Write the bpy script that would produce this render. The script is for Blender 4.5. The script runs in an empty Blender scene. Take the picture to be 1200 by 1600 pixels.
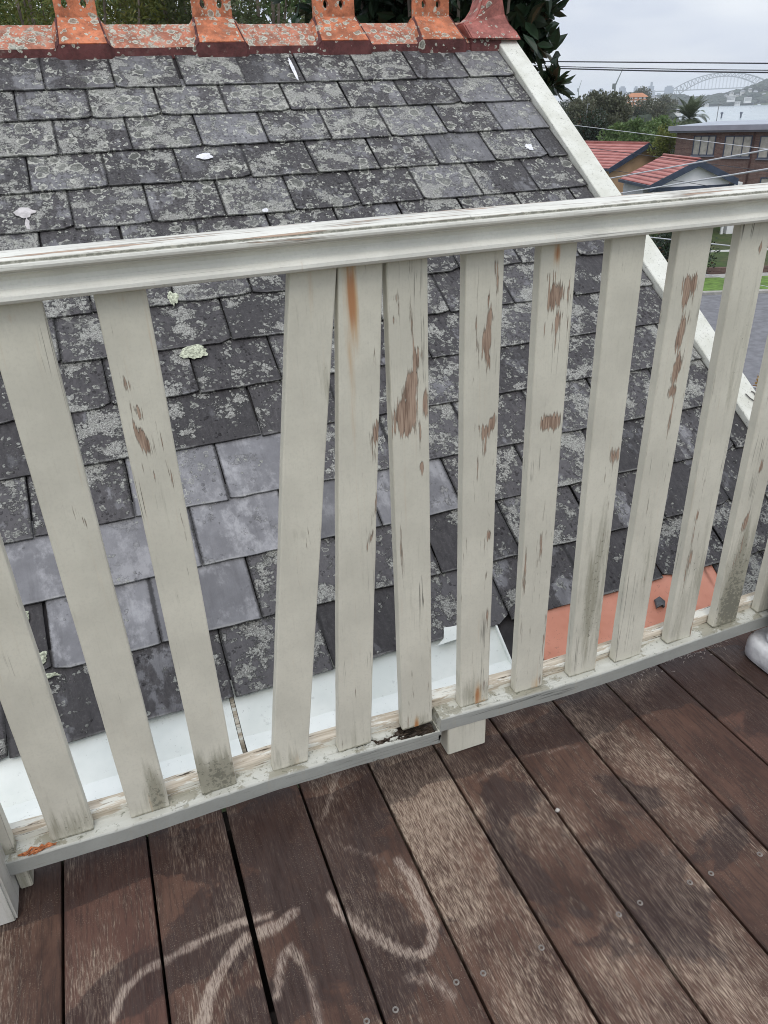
import bpy, bmesh, math, random
from mathutils import Vector, Matrix, noise as mnoise
random.seed(7)
R = math.radians
scene = bpy.context.scene
C = scene.collection

# ------------------------------------------------------------------ camera
H = 1.12                                    # lens height above the deck boards
CAM = Vector((0, 0, H))
PITCH, ROLL, YAW, FPX = R(28.343), R(-2.409), R(19.920), 1169.9
fw = Vector((math.sin(YAW) * math.cos(PITCH), math.cos(YAW) * math.cos(PITCH), -math.sin(PITCH)))
r0 = Vector((math.cos(YAW), -math.sin(YAW), 0)); u0 = r0.cross(fw)
rt = r0 * math.cos(ROLL) + u0 * math.sin(ROLL)
up = u0 * math.cos(ROLL) - r0 * math.sin(ROLL)
cd = bpy.data.cameras.new('camera'); cam = bpy.data.objects.new('camera', cd); C.objects.link(cam)
cam.matrix_world = Matrix(((rt.x, up.x, -fw.x, 0), (rt.y, up.y, -fw.y, 0), (rt.z, up.z, -fw.z, H), (0, 0, 0, 1)))
cd.sensor_fit = 'VERTICAL'; cd.sensor_height = 24; cd.lens = 24 * FPX / 1600
cd.clip_start = 0.02; cd.clip_end = 30000
scene.camera = cam

# ------------------------------------------------------------------ sky, sun, exposure
SUN_EL, SUN_AZ = R(58), R(200)
w = bpy.data.worlds.new('World'); scene.world = w; w.use_nodes = True
nt = w.node_tree; nt.nodes.clear()
def wn(t, **k):
    n = nt.nodes.new(t)
    for a, b in k.items(): setattr(n, a, b)
    return n
out = wn('ShaderNodeOutputWorld'); mixs = wn('ShaderNodeMixShader'); mixs.inputs[0].default_value = 0.9
sky = wn('ShaderNodeTexSky', sky_type='NISHITA', sun_disc=False, sun_elevation=SUN_EL, sun_rotation=SUN_AZ)
bg1 = wn('ShaderNodeBackground'); bg1.inputs[1].default_value = 0.10
nt.links.new(sky.outputs[0], bg1.inputs[0])
tc = wn('ShaderNodeTexCoord'); mp = wn('ShaderNodeMapping'); mp.inputs[3].default_value = (1.8, 1.8, 7.0)
nt.links.new(tc.outputs['Generated'], mp.inputs[0])
nz = wn('ShaderNodeTexNoise'); nz.inputs['Scale'].default_value = 1.7; nz.inputs['Detail'].default_value = 4; nz.inputs['Roughness'].default_value = .45
nt.links.new(mp.outputs[0], nz.inputs[0])
cr = wn('ShaderNodeValToRGB')
cr.color_ramp.elements[0].position = .42; cr.color_ramp.elements[0].color = (.68, .73, .85, 1)
cr.color_ramp.elements[1].position = .60; cr.color_ramp.elements[1].color = (.92, .95, 1.0, 1)
nt.links.new(nz.outputs[0], cr.inputs[0])
sx = wn('ShaderNodeSeparateXYZ'); nt.links.new(tc.outputs['Generated'], sx.inputs[0])
mr = wn('ShaderNodeMapRange'); mr.inputs[1].default_value = .15; mr.inputs[2].default_value = .9; mr.inputs[3].default_value = 0.98; mr.inputs[4].default_value = 1.55
nt.links.new(sx.outputs[2], mr.inputs[0])
bg2 = wn('ShaderNodeBackground'); nt.links.new(cr.outputs[0], bg2.inputs[0]); nt.links.new(mr.outputs[0], bg2.inputs[1])
nt.links.new(bg1.outputs[0], mixs.inputs[1]); nt.links.new(bg2.outputs[0], mixs.inputs[2]); nt.links.new(mixs.outputs[0], out.inputs[0])
sd = bpy.data.lights.new('sun', 'SUN'); sd.energy = 0.9; sd.angle = R(24); sd.color = (1, .955, .88)
so = bpy.data.objects.new('sun', sd); C.objects.link(so)
so.rotation_euler = (R(90) - SUN_EL, 0, math.pi - SUN_AZ)
scene.view_settings.view_transform = 'Standard'; scene.view_settings.look = 'None'
scene.view_settings.exposure = 0.10; scene.view_settings.gamma = 1
scene.render.engine = 'CYCLES'; scene.cycles.use_denoising = True
scene.cycles.filter_width = 1.0; scene.cycles.max_bounces = 6; scene.cycles.volume_bounces = 2

# ------------------------------------------------------------------ measuring helpers (world points on known planes)
def ray(x, y): return (fw + rt * ((x - 600) / FPX) - up * ((y - 800) / FPX))
def hit(x, y, n, k):
    d = ray(x, y); n = Vector(n); return CAM + d * ((k - n.dot(CAM)) / n.dot(d))
def hz(x, y, z): return hit(x, y, (0, 0, 1), z)
def at(x, y, D):
    d = ray(x, y); return CAM + d * (D / math.hypot(d.x, d.y))

# ------------------------------------------------------------------ object helpers
def tag(o, label=None, cat=None, group=None, kind=None):
    if label: o['label'] = label
    if cat: o['category'] = cat
    if group: o['group'] = group
    if kind: o['kind'] = kind
    return o
def empty(name, loc=(0, 0, 0), label=None, cat=None, group=None):
    o = bpy.data.objects.new(name, None); o.location = loc; o.empty_display_size = .1; C.objects.link(o)
    return tag(o, label, cat, group)
def link(name, me, mat, parent=None, loc=None):
    o = bpy.data.objects.new(name, me); C.objects.link(o)
    if mat and not me.materials: me.materials.append(mat)
    if parent is not None:
        o.parent = parent; o.matrix_parent_inverse = Matrix.Translation(parent.location).inverted()
    if loc is not None: o.location = loc
    return o
class MB:
    def __init__(s): s.v = []; s.f = []; s.m = []; s.mi = 0
    def add(s, vs, fs):
        b = len(s.v); s.v += [tuple(v) for v in vs]; s.f += [tuple(b + i for i in f) for f in fs]; s.m += [s.mi] * len(fs)
    def hexa(s, p):     # 8 corners: 0-3 bottom ring, 4-7 top ring
        s.add(p, [(3, 2, 1, 0), (4, 5, 6, 7), (0, 1, 5, 4), (1, 2, 6, 5), (2, 3, 7, 6), (3, 0, 4, 7)])
    def box(s, x0, x1, y0, y1, z0, z1):
        s.hexa([(x0, y0, z0), (x1, y0, z0), (x1, y1, z0), (x0, y1, z0), (x0, y0, z1), (x1, y0, z1), (x1, y1, z1), (x0, y1, z1)])
    def obox(s, o, ax, ay, az, x0, x1, y0, y1, z0, z1):
        s.hexa([o + ax * a + ay * b + az * c for c in (z0, z1) for a, b in ((x0, y0), (x1, y0), (x1, y1), (x0, y1))])
    def tube(s, pts, rad, n=8, cap=True):
        pts = [Vector(p) for p in pts]; rs = rad if isinstance(rad, (list, tuple)) else [rad] * len(pts)
        rings = []; prev = None
        for i, p in enumerate(pts):
            t = (pts[min(i + 1, len(pts) - 1)] - pts[max(i - 1, 0)]).normalized()
            a = prev if prev is not None else (Vector((0, 0, 1)) if abs(t.z) < .9 else Vector((1, 0, 0)))
            a = (a - t * a.dot(t)).normalized(); prev = a; b = t.cross(a)
            rings.append([p + (a * math.cos(k * 2 * math.pi / n) + b * math.sin(k * 2 * math.pi / n)) * rs[i] for k in range(n)])
        vs = [q for r in rings for q in r]; fs = []
        for i in range(len(pts) - 1):
            for k in range(n):
                fs.append((i * n + k, i * n + (k + 1) % n, (i + 1) * n + (k + 1) % n, (i + 1) * n + k))
        if cap: fs.append(tuple(reversed(range(n)))); fs.append(tuple((len(pts) - 1) * n + k for k in range(n)))
        s.add(vs, fs)
    def mesh(s, name, smooth=False):
        me = bpy.data.meshes.new(name); me.from_pydata(s.v, [], s.f)
        if smooth: me.polygons.foreach_set('use_smooth', [True] * len(me.polygons))
        me.update(); return me
    def build(s, name, mat, parent=None, smooth=False, bevel=0, seg=2):
        me = s.mesh(name, smooth)
        if bevel:
            bm = bmesh.new(); bm.from_mesh(me)
            bmesh.ops.remove_doubles(bm, verts=bm.verts, dist=1e-5)
            es = [e for e in bm.edges if len(e.link_faces) == 2 and e.calc_face_angle(0) > .5]
            bmesh.ops.bevel(bm, geom=es, offset=bevel, segments=seg, affect='EDGES', clamp_overlap=True)
            bm.to_mesh(me); bm.free()
        return link(name, me, mat, parent)
def fattr(me, name, vals, dom='POINT'):
    a = me.attributes.new(name, 'FLOAT', dom); a.data.foreach_set('value', vals)
def sstep(a, b, x):
    t = max(0, min(1, (x - a) / (b - a))); return t * t * (3 - 2 * t)
def fbm(x, y, z=0, o=3):
    return mnoise.fractal(Vector((x, y, z)), 1.0, 2.0, o)

# ------------------------------------------------------------------ material helpers
class M:
    def __init__(s, name, rough=.6, spec=.5):
        s.mat = bpy.data.materials.new(name); s.mat.use_nodes = True; s.t = s.mat.node_tree; s.t.nodes.clear()
        s.out = s.t.nodes.new('ShaderNodeOutputMaterial'); s.b = s.t.nodes.new('ShaderNodeBsdfPrincipled')
        s.t.links.new(s.b.outputs[0], s.out.inputs[0]); s.b.inputs['Roughness'].default_value = rough
        s.b.inputs['Specular IOR Level'].default_value = spec; s._tc = None
    def n(s, t, ins=None, **k):
        nd = s.t.nodes.new(t)
        for a, b in k.items(): setattr(nd, a, b)
        for a, b in (ins or {}).items(): s.set(nd.inputs[a], b)
        return nd
    def set(s, sock, v):
        if isinstance(v, bpy.types.NodeSocket): s.t.links.new(v, sock)
        elif isinstance(v, (tuple, list)) and sock.type == 'RGBA' and len(v) == 3: sock.default_value = (*v, 1)
        else: sock.default_value = v
    def obj(s):
        if not s._tc: s._tc = s.n('ShaderNodeTexCoord')
        return s._tc.outputs['Object']
    def uv(s):
        if not s._tc: s._tc = s.n('ShaderNodeTexCoord')
        return s._tc.outputs['UV']
    def map(s, v, sc=(1, 1, 1), loc=(0, 0, 0), rot=(0, 0, 0)):
        return s.n('ShaderNodeMapping', {0: v, 1: loc, 2: rot, 3: sc}).outputs[0]
    def noise(s, v, sc, det=3, ro=.5, dist=0):
        return s.n('ShaderNodeTexNoise', {'Vector': v, 'Scale': sc, 'Detail': det, 'Roughness': ro, 'Distortion': dist}).outputs[0]
    def noisec(s, v, sc, det=2):
        return s.n('ShaderNodeTexNoise', {'Vector': v, 'Scale': sc, 'Detail': det}).outputs[1]
    def vor(s, v, sc, feat='F1', rnd=1):
        return s.n('ShaderNodeTexVoronoi', {'Vector': v, 'Scale': sc, 'Randomness': rnd}, feature=feat)
    def m(s, op, a, b=0.0, c=None, clamp=False):
        nd = s.n('ShaderNodeMath', operation=op, use_clamp=clamp); s.set(nd.inputs[0], a); s.set(nd.inputs[1], b)
        if c is not None: s.set(nd.inputs[2], c)
        return nd.outputs[0]
    def ss(s, x, a, b, lo=0., hi=1.):
        return s.n('ShaderNodeMapRange', {0: x, 1: a, 2: b, 3: lo, 4: hi}, interpolation_type='SMOOTHSTEP').outputs[0]
    def mix(s, f, a, b, mode='MIX'):
        nd = s.n('ShaderNodeMix', data_type='RGBA', blend_type=mode); s.set(nd.inputs[0], f); s.set(nd.inputs[6], a); s.set(nd.inputs[7], b)
        return nd.outputs[2]
    def vadd(s, a, b, op='ADD'):
        nd = s.n('ShaderNodeVectorMath', operation=op); s.set(nd.inputs[0], a); s.set(nd.inputs[1], b); return nd.outputs[0]
    def vscale(s, a, k):
        nd = s.n('ShaderNodeVectorMath', operation='SCALE'); s.set(nd.inputs[0], a); s.set(nd.inputs[3], k); return nd.outputs[0]
    def attr(s, name): return s.n('ShaderNodeAttribute', attribute_name=name).outputs['Fac']
    def sep(s, v): nd = s.n('ShaderNodeSeparateXYZ', {0: v}); return nd.outputs
    def color(s, c): s.set(s.b.inputs['Base Color'], c); return s
    def rough(s, c): s.set(s.b.inputs['Roughness'], c); return s
    def bump(s, h, dist, st=1.0):
        nd = s.n('ShaderNodeBump', {'Strength': st, 'Distance': dist, 'Height': h}); s.t.links.new(nd.outputs[0], s.b.inputs['Normal']); return s
def simple(name, col, rough=.6, var=.25, sc=6, spec=.4, bump=0):
    k = M(name, rough, spec); v = k.obj(); n1 = k.noise(v, sc, 4, .6)
    d = tuple(c * (1 - var) for c in col); l = tuple(min(1, c * (1 + var)) for c in col)
    k.color(k.mix(k.ss(n1, .3, .7), d, l))
    if bump: k.bump(n1, bump)
    return k.mat

# ---- painted timber with peels, rust, grime carried by point attributes
def paint_mat(name, col, top=False, grey=False):
    k = M(name, .55, .35); v = k.obj()
    peel, rust, grime = k.attr('peel'), k.attr('rust'), k.attr('grime')
    long_ = (k.map(v, (95, 30, 8)) if not top else k.map(v, (5, 90, 90)))
    hair = (k.map(v, (460, 60, 20)) if not top else k.map(v, (7, 260, 260)))
    st = k.noise(long_, 1, 5, .62); fine = k.noise(hair, 1, 3, .6)
    blot = k.noise(v, 9, 4, .6); micro = k.noise(v, 260, 2, .5)
    base = k.mix(k.ss(blot, .3, .72), tuple(c * .90 for c in col), tuple(min(1, c * 1.07) for c in col))
    base = k.mix(k.m('MULTIPLY', k.ss(micro, .45, .75), .18), base, tuple(c * .7 for c in col))
    # brush lines
    base = k.mix(k.m('MULTIPLY', k.ss(fine, .55, .8), .16), base, (.33, .31, .26))
    # grime
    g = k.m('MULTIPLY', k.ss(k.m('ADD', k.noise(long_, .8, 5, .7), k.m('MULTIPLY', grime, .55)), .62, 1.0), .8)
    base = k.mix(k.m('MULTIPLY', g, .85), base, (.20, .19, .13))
    sp = k.m('MULTIPLY', k.ss(k.m('ADD', k.noise(v, 120, 4, .7), k.m('MULTIPLY', grime, .25)), .72, .84), .6)
    base = k.mix(sp, base, (.10, .10, .075))
    # rust
    ru = k.ss(k.m('ADD', k.m('MULTIPLY', k.m('SUBTRACT', k.noise(k.map(v, (150, 30, 5)), 1, 5, .65), .5), 1.5), k.m('MULTIPLY', rust, .9)), .12, .95)
    base = k.mix(k.m('MULTIPLY', ru, .85), base, k.mix(k.ss(rust, .5, 1.0), (.52, .33, .16), (.40, .15, .035)))
    # peel: exposed wood
    pf = k.m('ADD', k.m('MULTIPLY', k.m('SUBTRACT', st, .5), 2.1), k.m('MULTIPLY', k.m('SUBTRACT', fine, .5), 1.5))
    pe = k.ss(k.m('ADD', pf, k.m('MULTIPLY', peel, 1.25)), .66, .74)
    wood = k.mix(k.ss(fine, .35, .65), (.21, .14, .10), (.43, .315, .235))
    if grey: wood = k.mix(k.ss(fine, .35, .65), (.12, .115, .10), (.34, .33, .30))
    edge = k.m('SUBTRACT', k.ss(k.m('ADD', pf, k.m('MULTIPLY', peel, 1.25)), .52, .66), pe)
    base = k.mix(k.m('MULTIPLY', edge, .62), base, (.20, .165, .125))
    # thin dark splits
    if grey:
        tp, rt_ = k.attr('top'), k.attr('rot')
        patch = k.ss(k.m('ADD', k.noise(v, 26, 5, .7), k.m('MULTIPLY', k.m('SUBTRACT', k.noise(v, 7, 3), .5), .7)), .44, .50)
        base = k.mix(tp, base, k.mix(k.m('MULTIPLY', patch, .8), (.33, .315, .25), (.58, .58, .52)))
        mo = k.ss(k.noise(v, 85, 5, .75), .56, .66)
        base = k.mix(k.m('MULTIPLY', k.m('MULTIPLY', mo, tp), .75), base, (.12, .125, .085))
        rm = k.ss(k.m('ADD', rt_, k.m('MULTIPLY', k.m('SUBTRACT', k.noise(k.map(v, (50, 110, 110)), 1, 5, .7), .5), 1.6)), .46, .56)
        base = k.mix(rm, base, k.mix(k.noise(k.map(v, (90, 300, 300)), 1, 4, .7), (.008, .007, .006), (.12, .085, .06)))
    crk = k.ss(k.noise(k.map(v, (90, 30, 1.6)) if not top else k.map(v, (1.8, 120, 120)), 1, 2, .5), .5, .512)
    crk2 = k.ss(k.noise(k.map(v, (90, 30, 1.6)) if not top else k.map(v, (1.8, 120, 120)), 1, 2, .5), .512, .524)
    gate = k.ss(k.noise(k.map(v, (12, 12, 4), (3, 1, 5)) if not top else k.map(v, (3, 14, 14), (3, 1, 5)), 1, 2), .63 if not top else .50, .70)
    if not top: gate = k.m('MAXIMUM', gate, k.ss(k.m('ADD', k.attr('crack'), k.m('MULTIPLY', k.m('SUBTRACT', k.noise(k.map(v, (20, 10, 9)), 1, 3), .5), 1.2)), .35, .55))
    line = k.m('MULTIPLY', k.m('MULTIPLY', k.m('SUBTRACT', crk, crk2), gate), .85)
    base = k.mix(pe, base, wood)
    base = k.mix(line, base, (.05, .045, .035))
    k.color(base); k.rough(k.m('ADD', .5, k.m('MULTIPLY', pe, .35)))
    h = k.m('ADD', k.m('MULTIPLY', pe, -1.0), k.m('ADD', k.m('MULTIPLY', fine, .25), k.m('MULTIPLY', line, -1.2)))
    k.bump(h, .0009)
    return k.mat
PAINT = (.63, .605, .505)
M_bal = paint_mat('cream_paint', PAINT)
M_rail = paint_mat('rail_paint', (.70, .69, .62), top=True)
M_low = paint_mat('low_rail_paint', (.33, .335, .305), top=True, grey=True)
M_post = paint_mat('post_paint', (.52, .51, .465))
def bare_mat():
    k = M('bare_pine', .8, .2); v = k.map(k.obj(), (4, 160, 160)); n = k.noise(v, 1, 4, .6)
    c = k.mix(k.ss(n, .3, .7), (.38, .32, .24), (.62, .56, .46))
    p = k.ss(k.noise(k.map(k.obj(), (9, 60, 60)), 1, 5, .7), .50, .56)
    c = k.mix(p, c, (.66, .65, .58)); d = k.ss(k.noise(k.map(k.obj(), (14, 200, 200), (5, 2, 1)), 1, 4, .7), .60, .66)
    c = k.mix(d, c, (.07, .055, .04)); k.color(c); k.bump(n, .001); return k.mat
M_bare = bare_mat()
def rot_mat():
    k = M('rotten_wood', .95, .1); n = k.noise(k.map(k.obj(), (60, 200, 200)), 1, 5, .7)
    k.color(k.mix(k.ss(n, .35, .75), (.012, .010, .008), (.12, .09, .065))); k.bump(n, .004); return k.mat
M_rot = rot_mat()

# ---- deck
def deck_mat():
    k = M('weathered_hardwood', .62, .24); v = k.obj()
    rnd, worn, curl, wet_shade, red = [k.attr(a) for a in ('rnd', 'worn', 'curl', 'wet_shade', 'red')]
    off = k.n('ShaderNodeCombineXYZ', {0: k.m('MULTIPLY', rnd, 37.), 1: k.m('MULTIPLY', rnd, 91.), 2: 0.}).outputs[0]
    vv = k.vadd(v, off)
    wob = k.vscale(k.vadd(k.noisec(k.map(vv, (14, 5, 1)), 1, 2), (-.5, -.5, -.5)), .012)
    vg = k.vadd(vv, wob)
    fib = k.noise(k.map(vg, (480, 52, 60)), 1, 4, .68)
    fib2 = k.noise(k.map(vg, (170, 12, 60), (3, 7, 0)), 1, 5, .72)
    blot = k.noise(k.map(vv, (11, 6, 1)), 1, 6, .66, .3)
    patch = k.noise(k.map(vv, (5, 3.2, 1), (2, 9, 0)), 1, 5, .62, .5)
    big = k.noise(k.map(v, (3.3, 3.8, 1), (4.4, 2.2, 0)), 1, 7, .60, .5)
    grit = k.noise(v, 420, 3, .7)
    base = k.mix(k.ss(blot, .32, .68), (.048, .026, .019), (.128, .072, .050))
    base = k.mix(k.m('MULTIPLY', red, .65), base, (.125, .062, .048))
    base = k.mix(k.m('MULTIPLY', k.ss(fib2, .42, .66), .60), base, (.030, .021, .018))
    cuv = k.m('ADD', k.m('MULTIPLY', curl, .80), k.m('MULTIPLY', k.m('SUBTRACT', blot, .5), .6))
    cu = k.ss(cuv, .10, .75)
    # silvery raised fibre, rubbed pale along the curls
    wsum = k.m('ADD', k.m('MULTIPLY', k.m('SUBTRACT', fib, .5), 1.35), k.m('MULTIPLY', k.m('SUBTRACT', fib2, .5), .9))
    wsum = k.m('ADD', wsum, k.m('ADD', k.m('MULTIPLY', worn, .56), k.m('MULTIPLY', k.m('SUBTRACT', patch, .5), 2.3)))
    wsum = k.m('ADD', wsum, k.m('MULTIPLY', cu, .42))
    wmask = k.ss(wsum, .16, .84)
    wcol = k.mix(k.ss(fib, .35, .65), (.135, .088, .064), (.42, .33, .25))
    base = k.mix(k.m('MULTIPLY', wmask, .92), base, wcol)
    # damp dark film and painted rail shade with crisp outlines, rubbed off along the curls
    d0 = k.m('ADD', big, k.m('SUBTRACT', k.m('MULTIPLY', wet_shade, .40), k.m('MULTIPLY', cu, .10)))
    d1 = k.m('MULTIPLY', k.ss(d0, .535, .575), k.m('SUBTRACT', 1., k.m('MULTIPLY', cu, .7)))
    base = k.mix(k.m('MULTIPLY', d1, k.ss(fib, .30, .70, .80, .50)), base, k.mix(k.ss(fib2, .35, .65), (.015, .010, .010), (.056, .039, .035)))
    sp = k.m('MULTIPLY', k.ss(grit, .585, .66), k.ss(k.noise(v, 17, 4, .6), .42, .62))
    base = k.mix(k.m('MULTIPLY', sp, .55), base, (.30, .25, .20))
    base = k.mix(k.m('MULTIPLY', k.m('MULTIPLY', cu, k.ss(fib, .30, .60)), .46), base, (.40, .335, .29))
    k.color(base)
    k.rough(k.m('SUBTRACT', .56, k.m('MULTIPLY', d1, .16)))
    k.bump(k.m('ADD', k.m('MULTIPLY', fib, .8), fib2), .0010)
    return k.mat
M_deck = deck_mat()

# ---- slate with lichen; UV = (along ridge, up slope) in metres
def slate_mat():
    k = M('lichened_slate', .55, .32); uv = k.uv(); x, s_, _ = k.sep(uv)
    rnd, clean = k.attr('rnd'), k.attr('clean')
    off = k.n('ShaderNodeCombineXYZ', {0: k.m('MULTIPLY', rnd, 31.), 1: k.m('MULTIPLY', rnd, 57.), 2: rnd}).outputs[0]
    uo = k.vadd(uv, off)
    grain = k.noise(k.map(uv, (70, 25, 1)), 1, 6, .7)
    blot = k.noise(k.map(uo, (8, 5.5, 1)), 1, 6, .64)
    upper = k.ss(s_, 1.5, 2.6)
    loc = k.n('ShaderNodeUVMap', uv_map='local').outputs[0]; lx, ly, _ = k.sep(loc); ed = k.m('MINIMUM', lx, k.m('SUBTRACT', k.attr('wid'), lx))
    dark = k.mix(k.ss(grain, .3, .7), (.022, .020, .021), (.070, .064, .066))
    dark = k.mix(k.m('MULTIPLY', rnd, .35), dark, (.085, .078, .082))
    bloom = k.ss(k.noise(k.map(uo, (13, 9, 1), (5, 5, 0)), 1, 6, .7), .48, .66)
    cleanc = k.mix(k.ss(k.noise(uo, 11, 5, .6), .3, .7), (.165, .163, .172), (.245, .243, .254))
    cleanc = k.mix(k.m('MULTIPLY', bloom, .6), cleanc, (.47, .465, .475))
    cm = k.ss(k.m('ADD', k.m('ADD', blot, k.m('MULTIPLY', clean, .50)), k.m('MULTIPLY', upper, .075)), .575, .625)
    base = k.mix(k.m('MULTIPLY', cm, k.m('ADD', .55, k.m('MULTIPLY', clean, .42))), dark, cleanc)
    stre = k.ss(k.noise(k.map(uo, (38, 3.2, 1)), 1, 5, .66), .50, .66)
    base = k.mix(k.m('MULTIPLY', stre, k.m('SUBTRACT', .62, k.m('MULTIPLY', clean, .5))), base, (.040, .036, .037))
    base = k.mix(k.m('MULTIPLY', k.ss(rnd, .55, 1.0), .35), base, (.15, .145, .15)); base = k.mix(k.m('MULTIPLY', k.ss(rnd, .35, .0), .45), base, (.020, .018, .019))
    pits = k.ss(k.noise(uv, 150, 3, .7), .66, .72)
    base = k.mix(k.m('MULTIPLY', pits, .5), base, (.02, .018, .018))
    # fine grey dust of lichen starting everywhere
    dust = k.m('MULTIPLY', k.ss(k.noise(uv, 105, 6, .8), .50, .66), k.m('ADD', .10, k.m('MULTIPLY', upper, .20)))
    dust = k.m('MULTIPLY', dust, k.m('SUBTRACT', 1.0, k.m('MULTIPLY', clean, .8)))
    base = k.mix(dust, base, (.33, .33, .30))
    reg = k.noise(k.map(uv, (2.4, 2.4, 1), (7.1, 3.3, 0)), 1, 4, .6)
    amt = k.m('ADD', k.ss(s_, .75, 1.75, .28, .64), k.m('MULTIPLY', k.ss(x, .9, 1.7), k.ss(s_, 1.9, .8, .0, .26)))
    amt = k.m('ADD', amt, k.m('MULTIPLY', k.m('SUBTRACT', reg, .5), 1.5))
    amt = k.m('ADD', amt, k.m('MULTIPLY', k.m('SUBTRACT', rnd, .5), .62))
    amt = k.m('SUBTRACT', amt, k.m('MULTIPLY', clean, .38))
    amt = k.m('SUBTRACT', amt, k.m('MULTIPLY', k.m('MULTIPLY', k.ss(x, 1.5, 1.85), k.ss(s_, 1.0, 1.6)), .30))
    warp = k.vscale(k.vadd(k.noisec(uv, 34, 3), (-.5, -.5, -.5)), .040)
    warp2 = k.vscale(k.vadd(k.noisec(uv, 130, 3), (-.5, -.5, -.5)), .012)
    uw2 = k.vadd(k.vadd(uv, warp), warp2)
    uw = k.vadd(uv, warp2)
    # crusty speckle, the commonest growth
    cr1 = k.noise(uo, 70, 8, .80); cr2 = k.noise(uo, 12, 4, .62)
    crust = k.ss(k.m('ADD', k.m('ADD', k.m('MULTIPLY', k.m('SUBTRACT', cr1, .5), 1.5), k.m('MULTIPLY', k.m('SUBTRACT', cr2, .5), 2.3)), k.m('MULTIPLY', amt, .40)), .31, .40)
    crust = k.m('MULTIPLY', crust, k.m('SUBTRACT', 1.0, k.m('MULTIPLY', clean, .85)))
    mot = k.ss(k.noise(uv, 260, 4, .75), .38, .62)
    crc = k.mix(mot, (.16, .158, .145), (.62, .61, .56))
    base = k.mix(k.m('MULTIPLY', crust, .80), base, crc)
    def layer(sc, v, thr_bias, rmin, rvar, ring):
        vo = k.vor(v, sc); d = vo.outputs['Distance']; cr_, cg, cb = k.n('ShaderNodeSeparateColor', {0: vo.outputs['Color']}).outputs[:3]
        r = k.m('ADD', rmin, k.m('MULTIPLY', cg, rvar))
        pres = k.ss(k.m('SUBTRACT', k.m('ADD', amt, thr_bias), cr_), -.01, .01)
        e = k.m('SUBTRACT', r, d)
        inside = k.m('MULTIPLY', k.ss(e, 0., .05), pres)
        rim = k.m('MULTIPLY', k.m('SUBTRACT', k.ss(e, 0., .05), k.ss(e, ring, ring + .10)), pres)
        return inside, rim, cb
    up2 = k.ss(s_, 1.55, 2.5)
    i3, r3, c3 = layer(95, uw, -.02, .22, .36, .2)
    i1, r1, c1 = layer(18, uw2, -.16, .22, .34, .075)
    i2, r2, c2 = layer(50, uw2, -.14, .20, .36, .13)
    brk = k.ss(k.noise(uv, 48, 4, .7), .38, .52)
    li = k.mix(mot, (.115, .12, .105), (.255, .26, .225))
    base = k.mix(k.m('MULTIPLY', k.m('MULTIPLY', i3, k.ss(cr2, .42, .56)), .72), base, (.46, .465, .42))
    base = k.mix(k.m('MULTIPLY', i2, k.m('ADD', .25, k.m('MULTIPLY', up2, .35))), base, li)
    base = k.mix(k.m('MULTIPLY', k.m('MULTIPLY', r2, brk), k.m('ADD', .40, k.m('MULTIPLY', up2, .45))), base, (.52, .525, .46))
    base = k.mix(k.m('MULTIPLY', i1, k.m('MULTIPLY', up2, .62)), base, li)
    base = k.mix(k.m('MULTIPLY', k.m('MULTIPLY', r1, k.m('ADD', .35, k.m('MULTIPLY', brk, .65))), k.m('MULTIPLY', up2, .95)), base, (.60, .595, .53))
    eg = k.m('MULTIPLY', k.ss(k.m('ADD', ed, k.m('MULTIPLY', k.m('SUBTRACT', cr1, .5), .014)), .0075, .001), .85)
    base = k.mix(eg, base, (.012, .011, .011))
    lip = k.m('MULTIPLY', k.ss(ly, .007, .002), k.ss(cr2, .4, .6)); base = k.mix(k.m('MULTIPLY', lip, .35), base, (.40, .395, .37))
    k.color(base)
    al = k.m('MAXIMUM', k.m('MAXIMUM', k.m('MULTIPLY', i1, up2), crust), i3)
    k.rough(k.m('ADD', k.m('SUBTRACT', .52, k.m('MULTIPLY', cm, .12)), k.m('MULTIPLY', al, .35)))
    k.bump(k.m('ADD', k.m('MULTIPLY', grain, .8), k.m('ADD', al, k.m('MULTIPLY', mot, k.m('MULTIPLY', al, .5)))), .0026)
    return k.mat
M_slate = slate_mat()
M_slate_edge = simple('slate_edge', (.035, .032, .034), .8, .3, 40)

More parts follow.
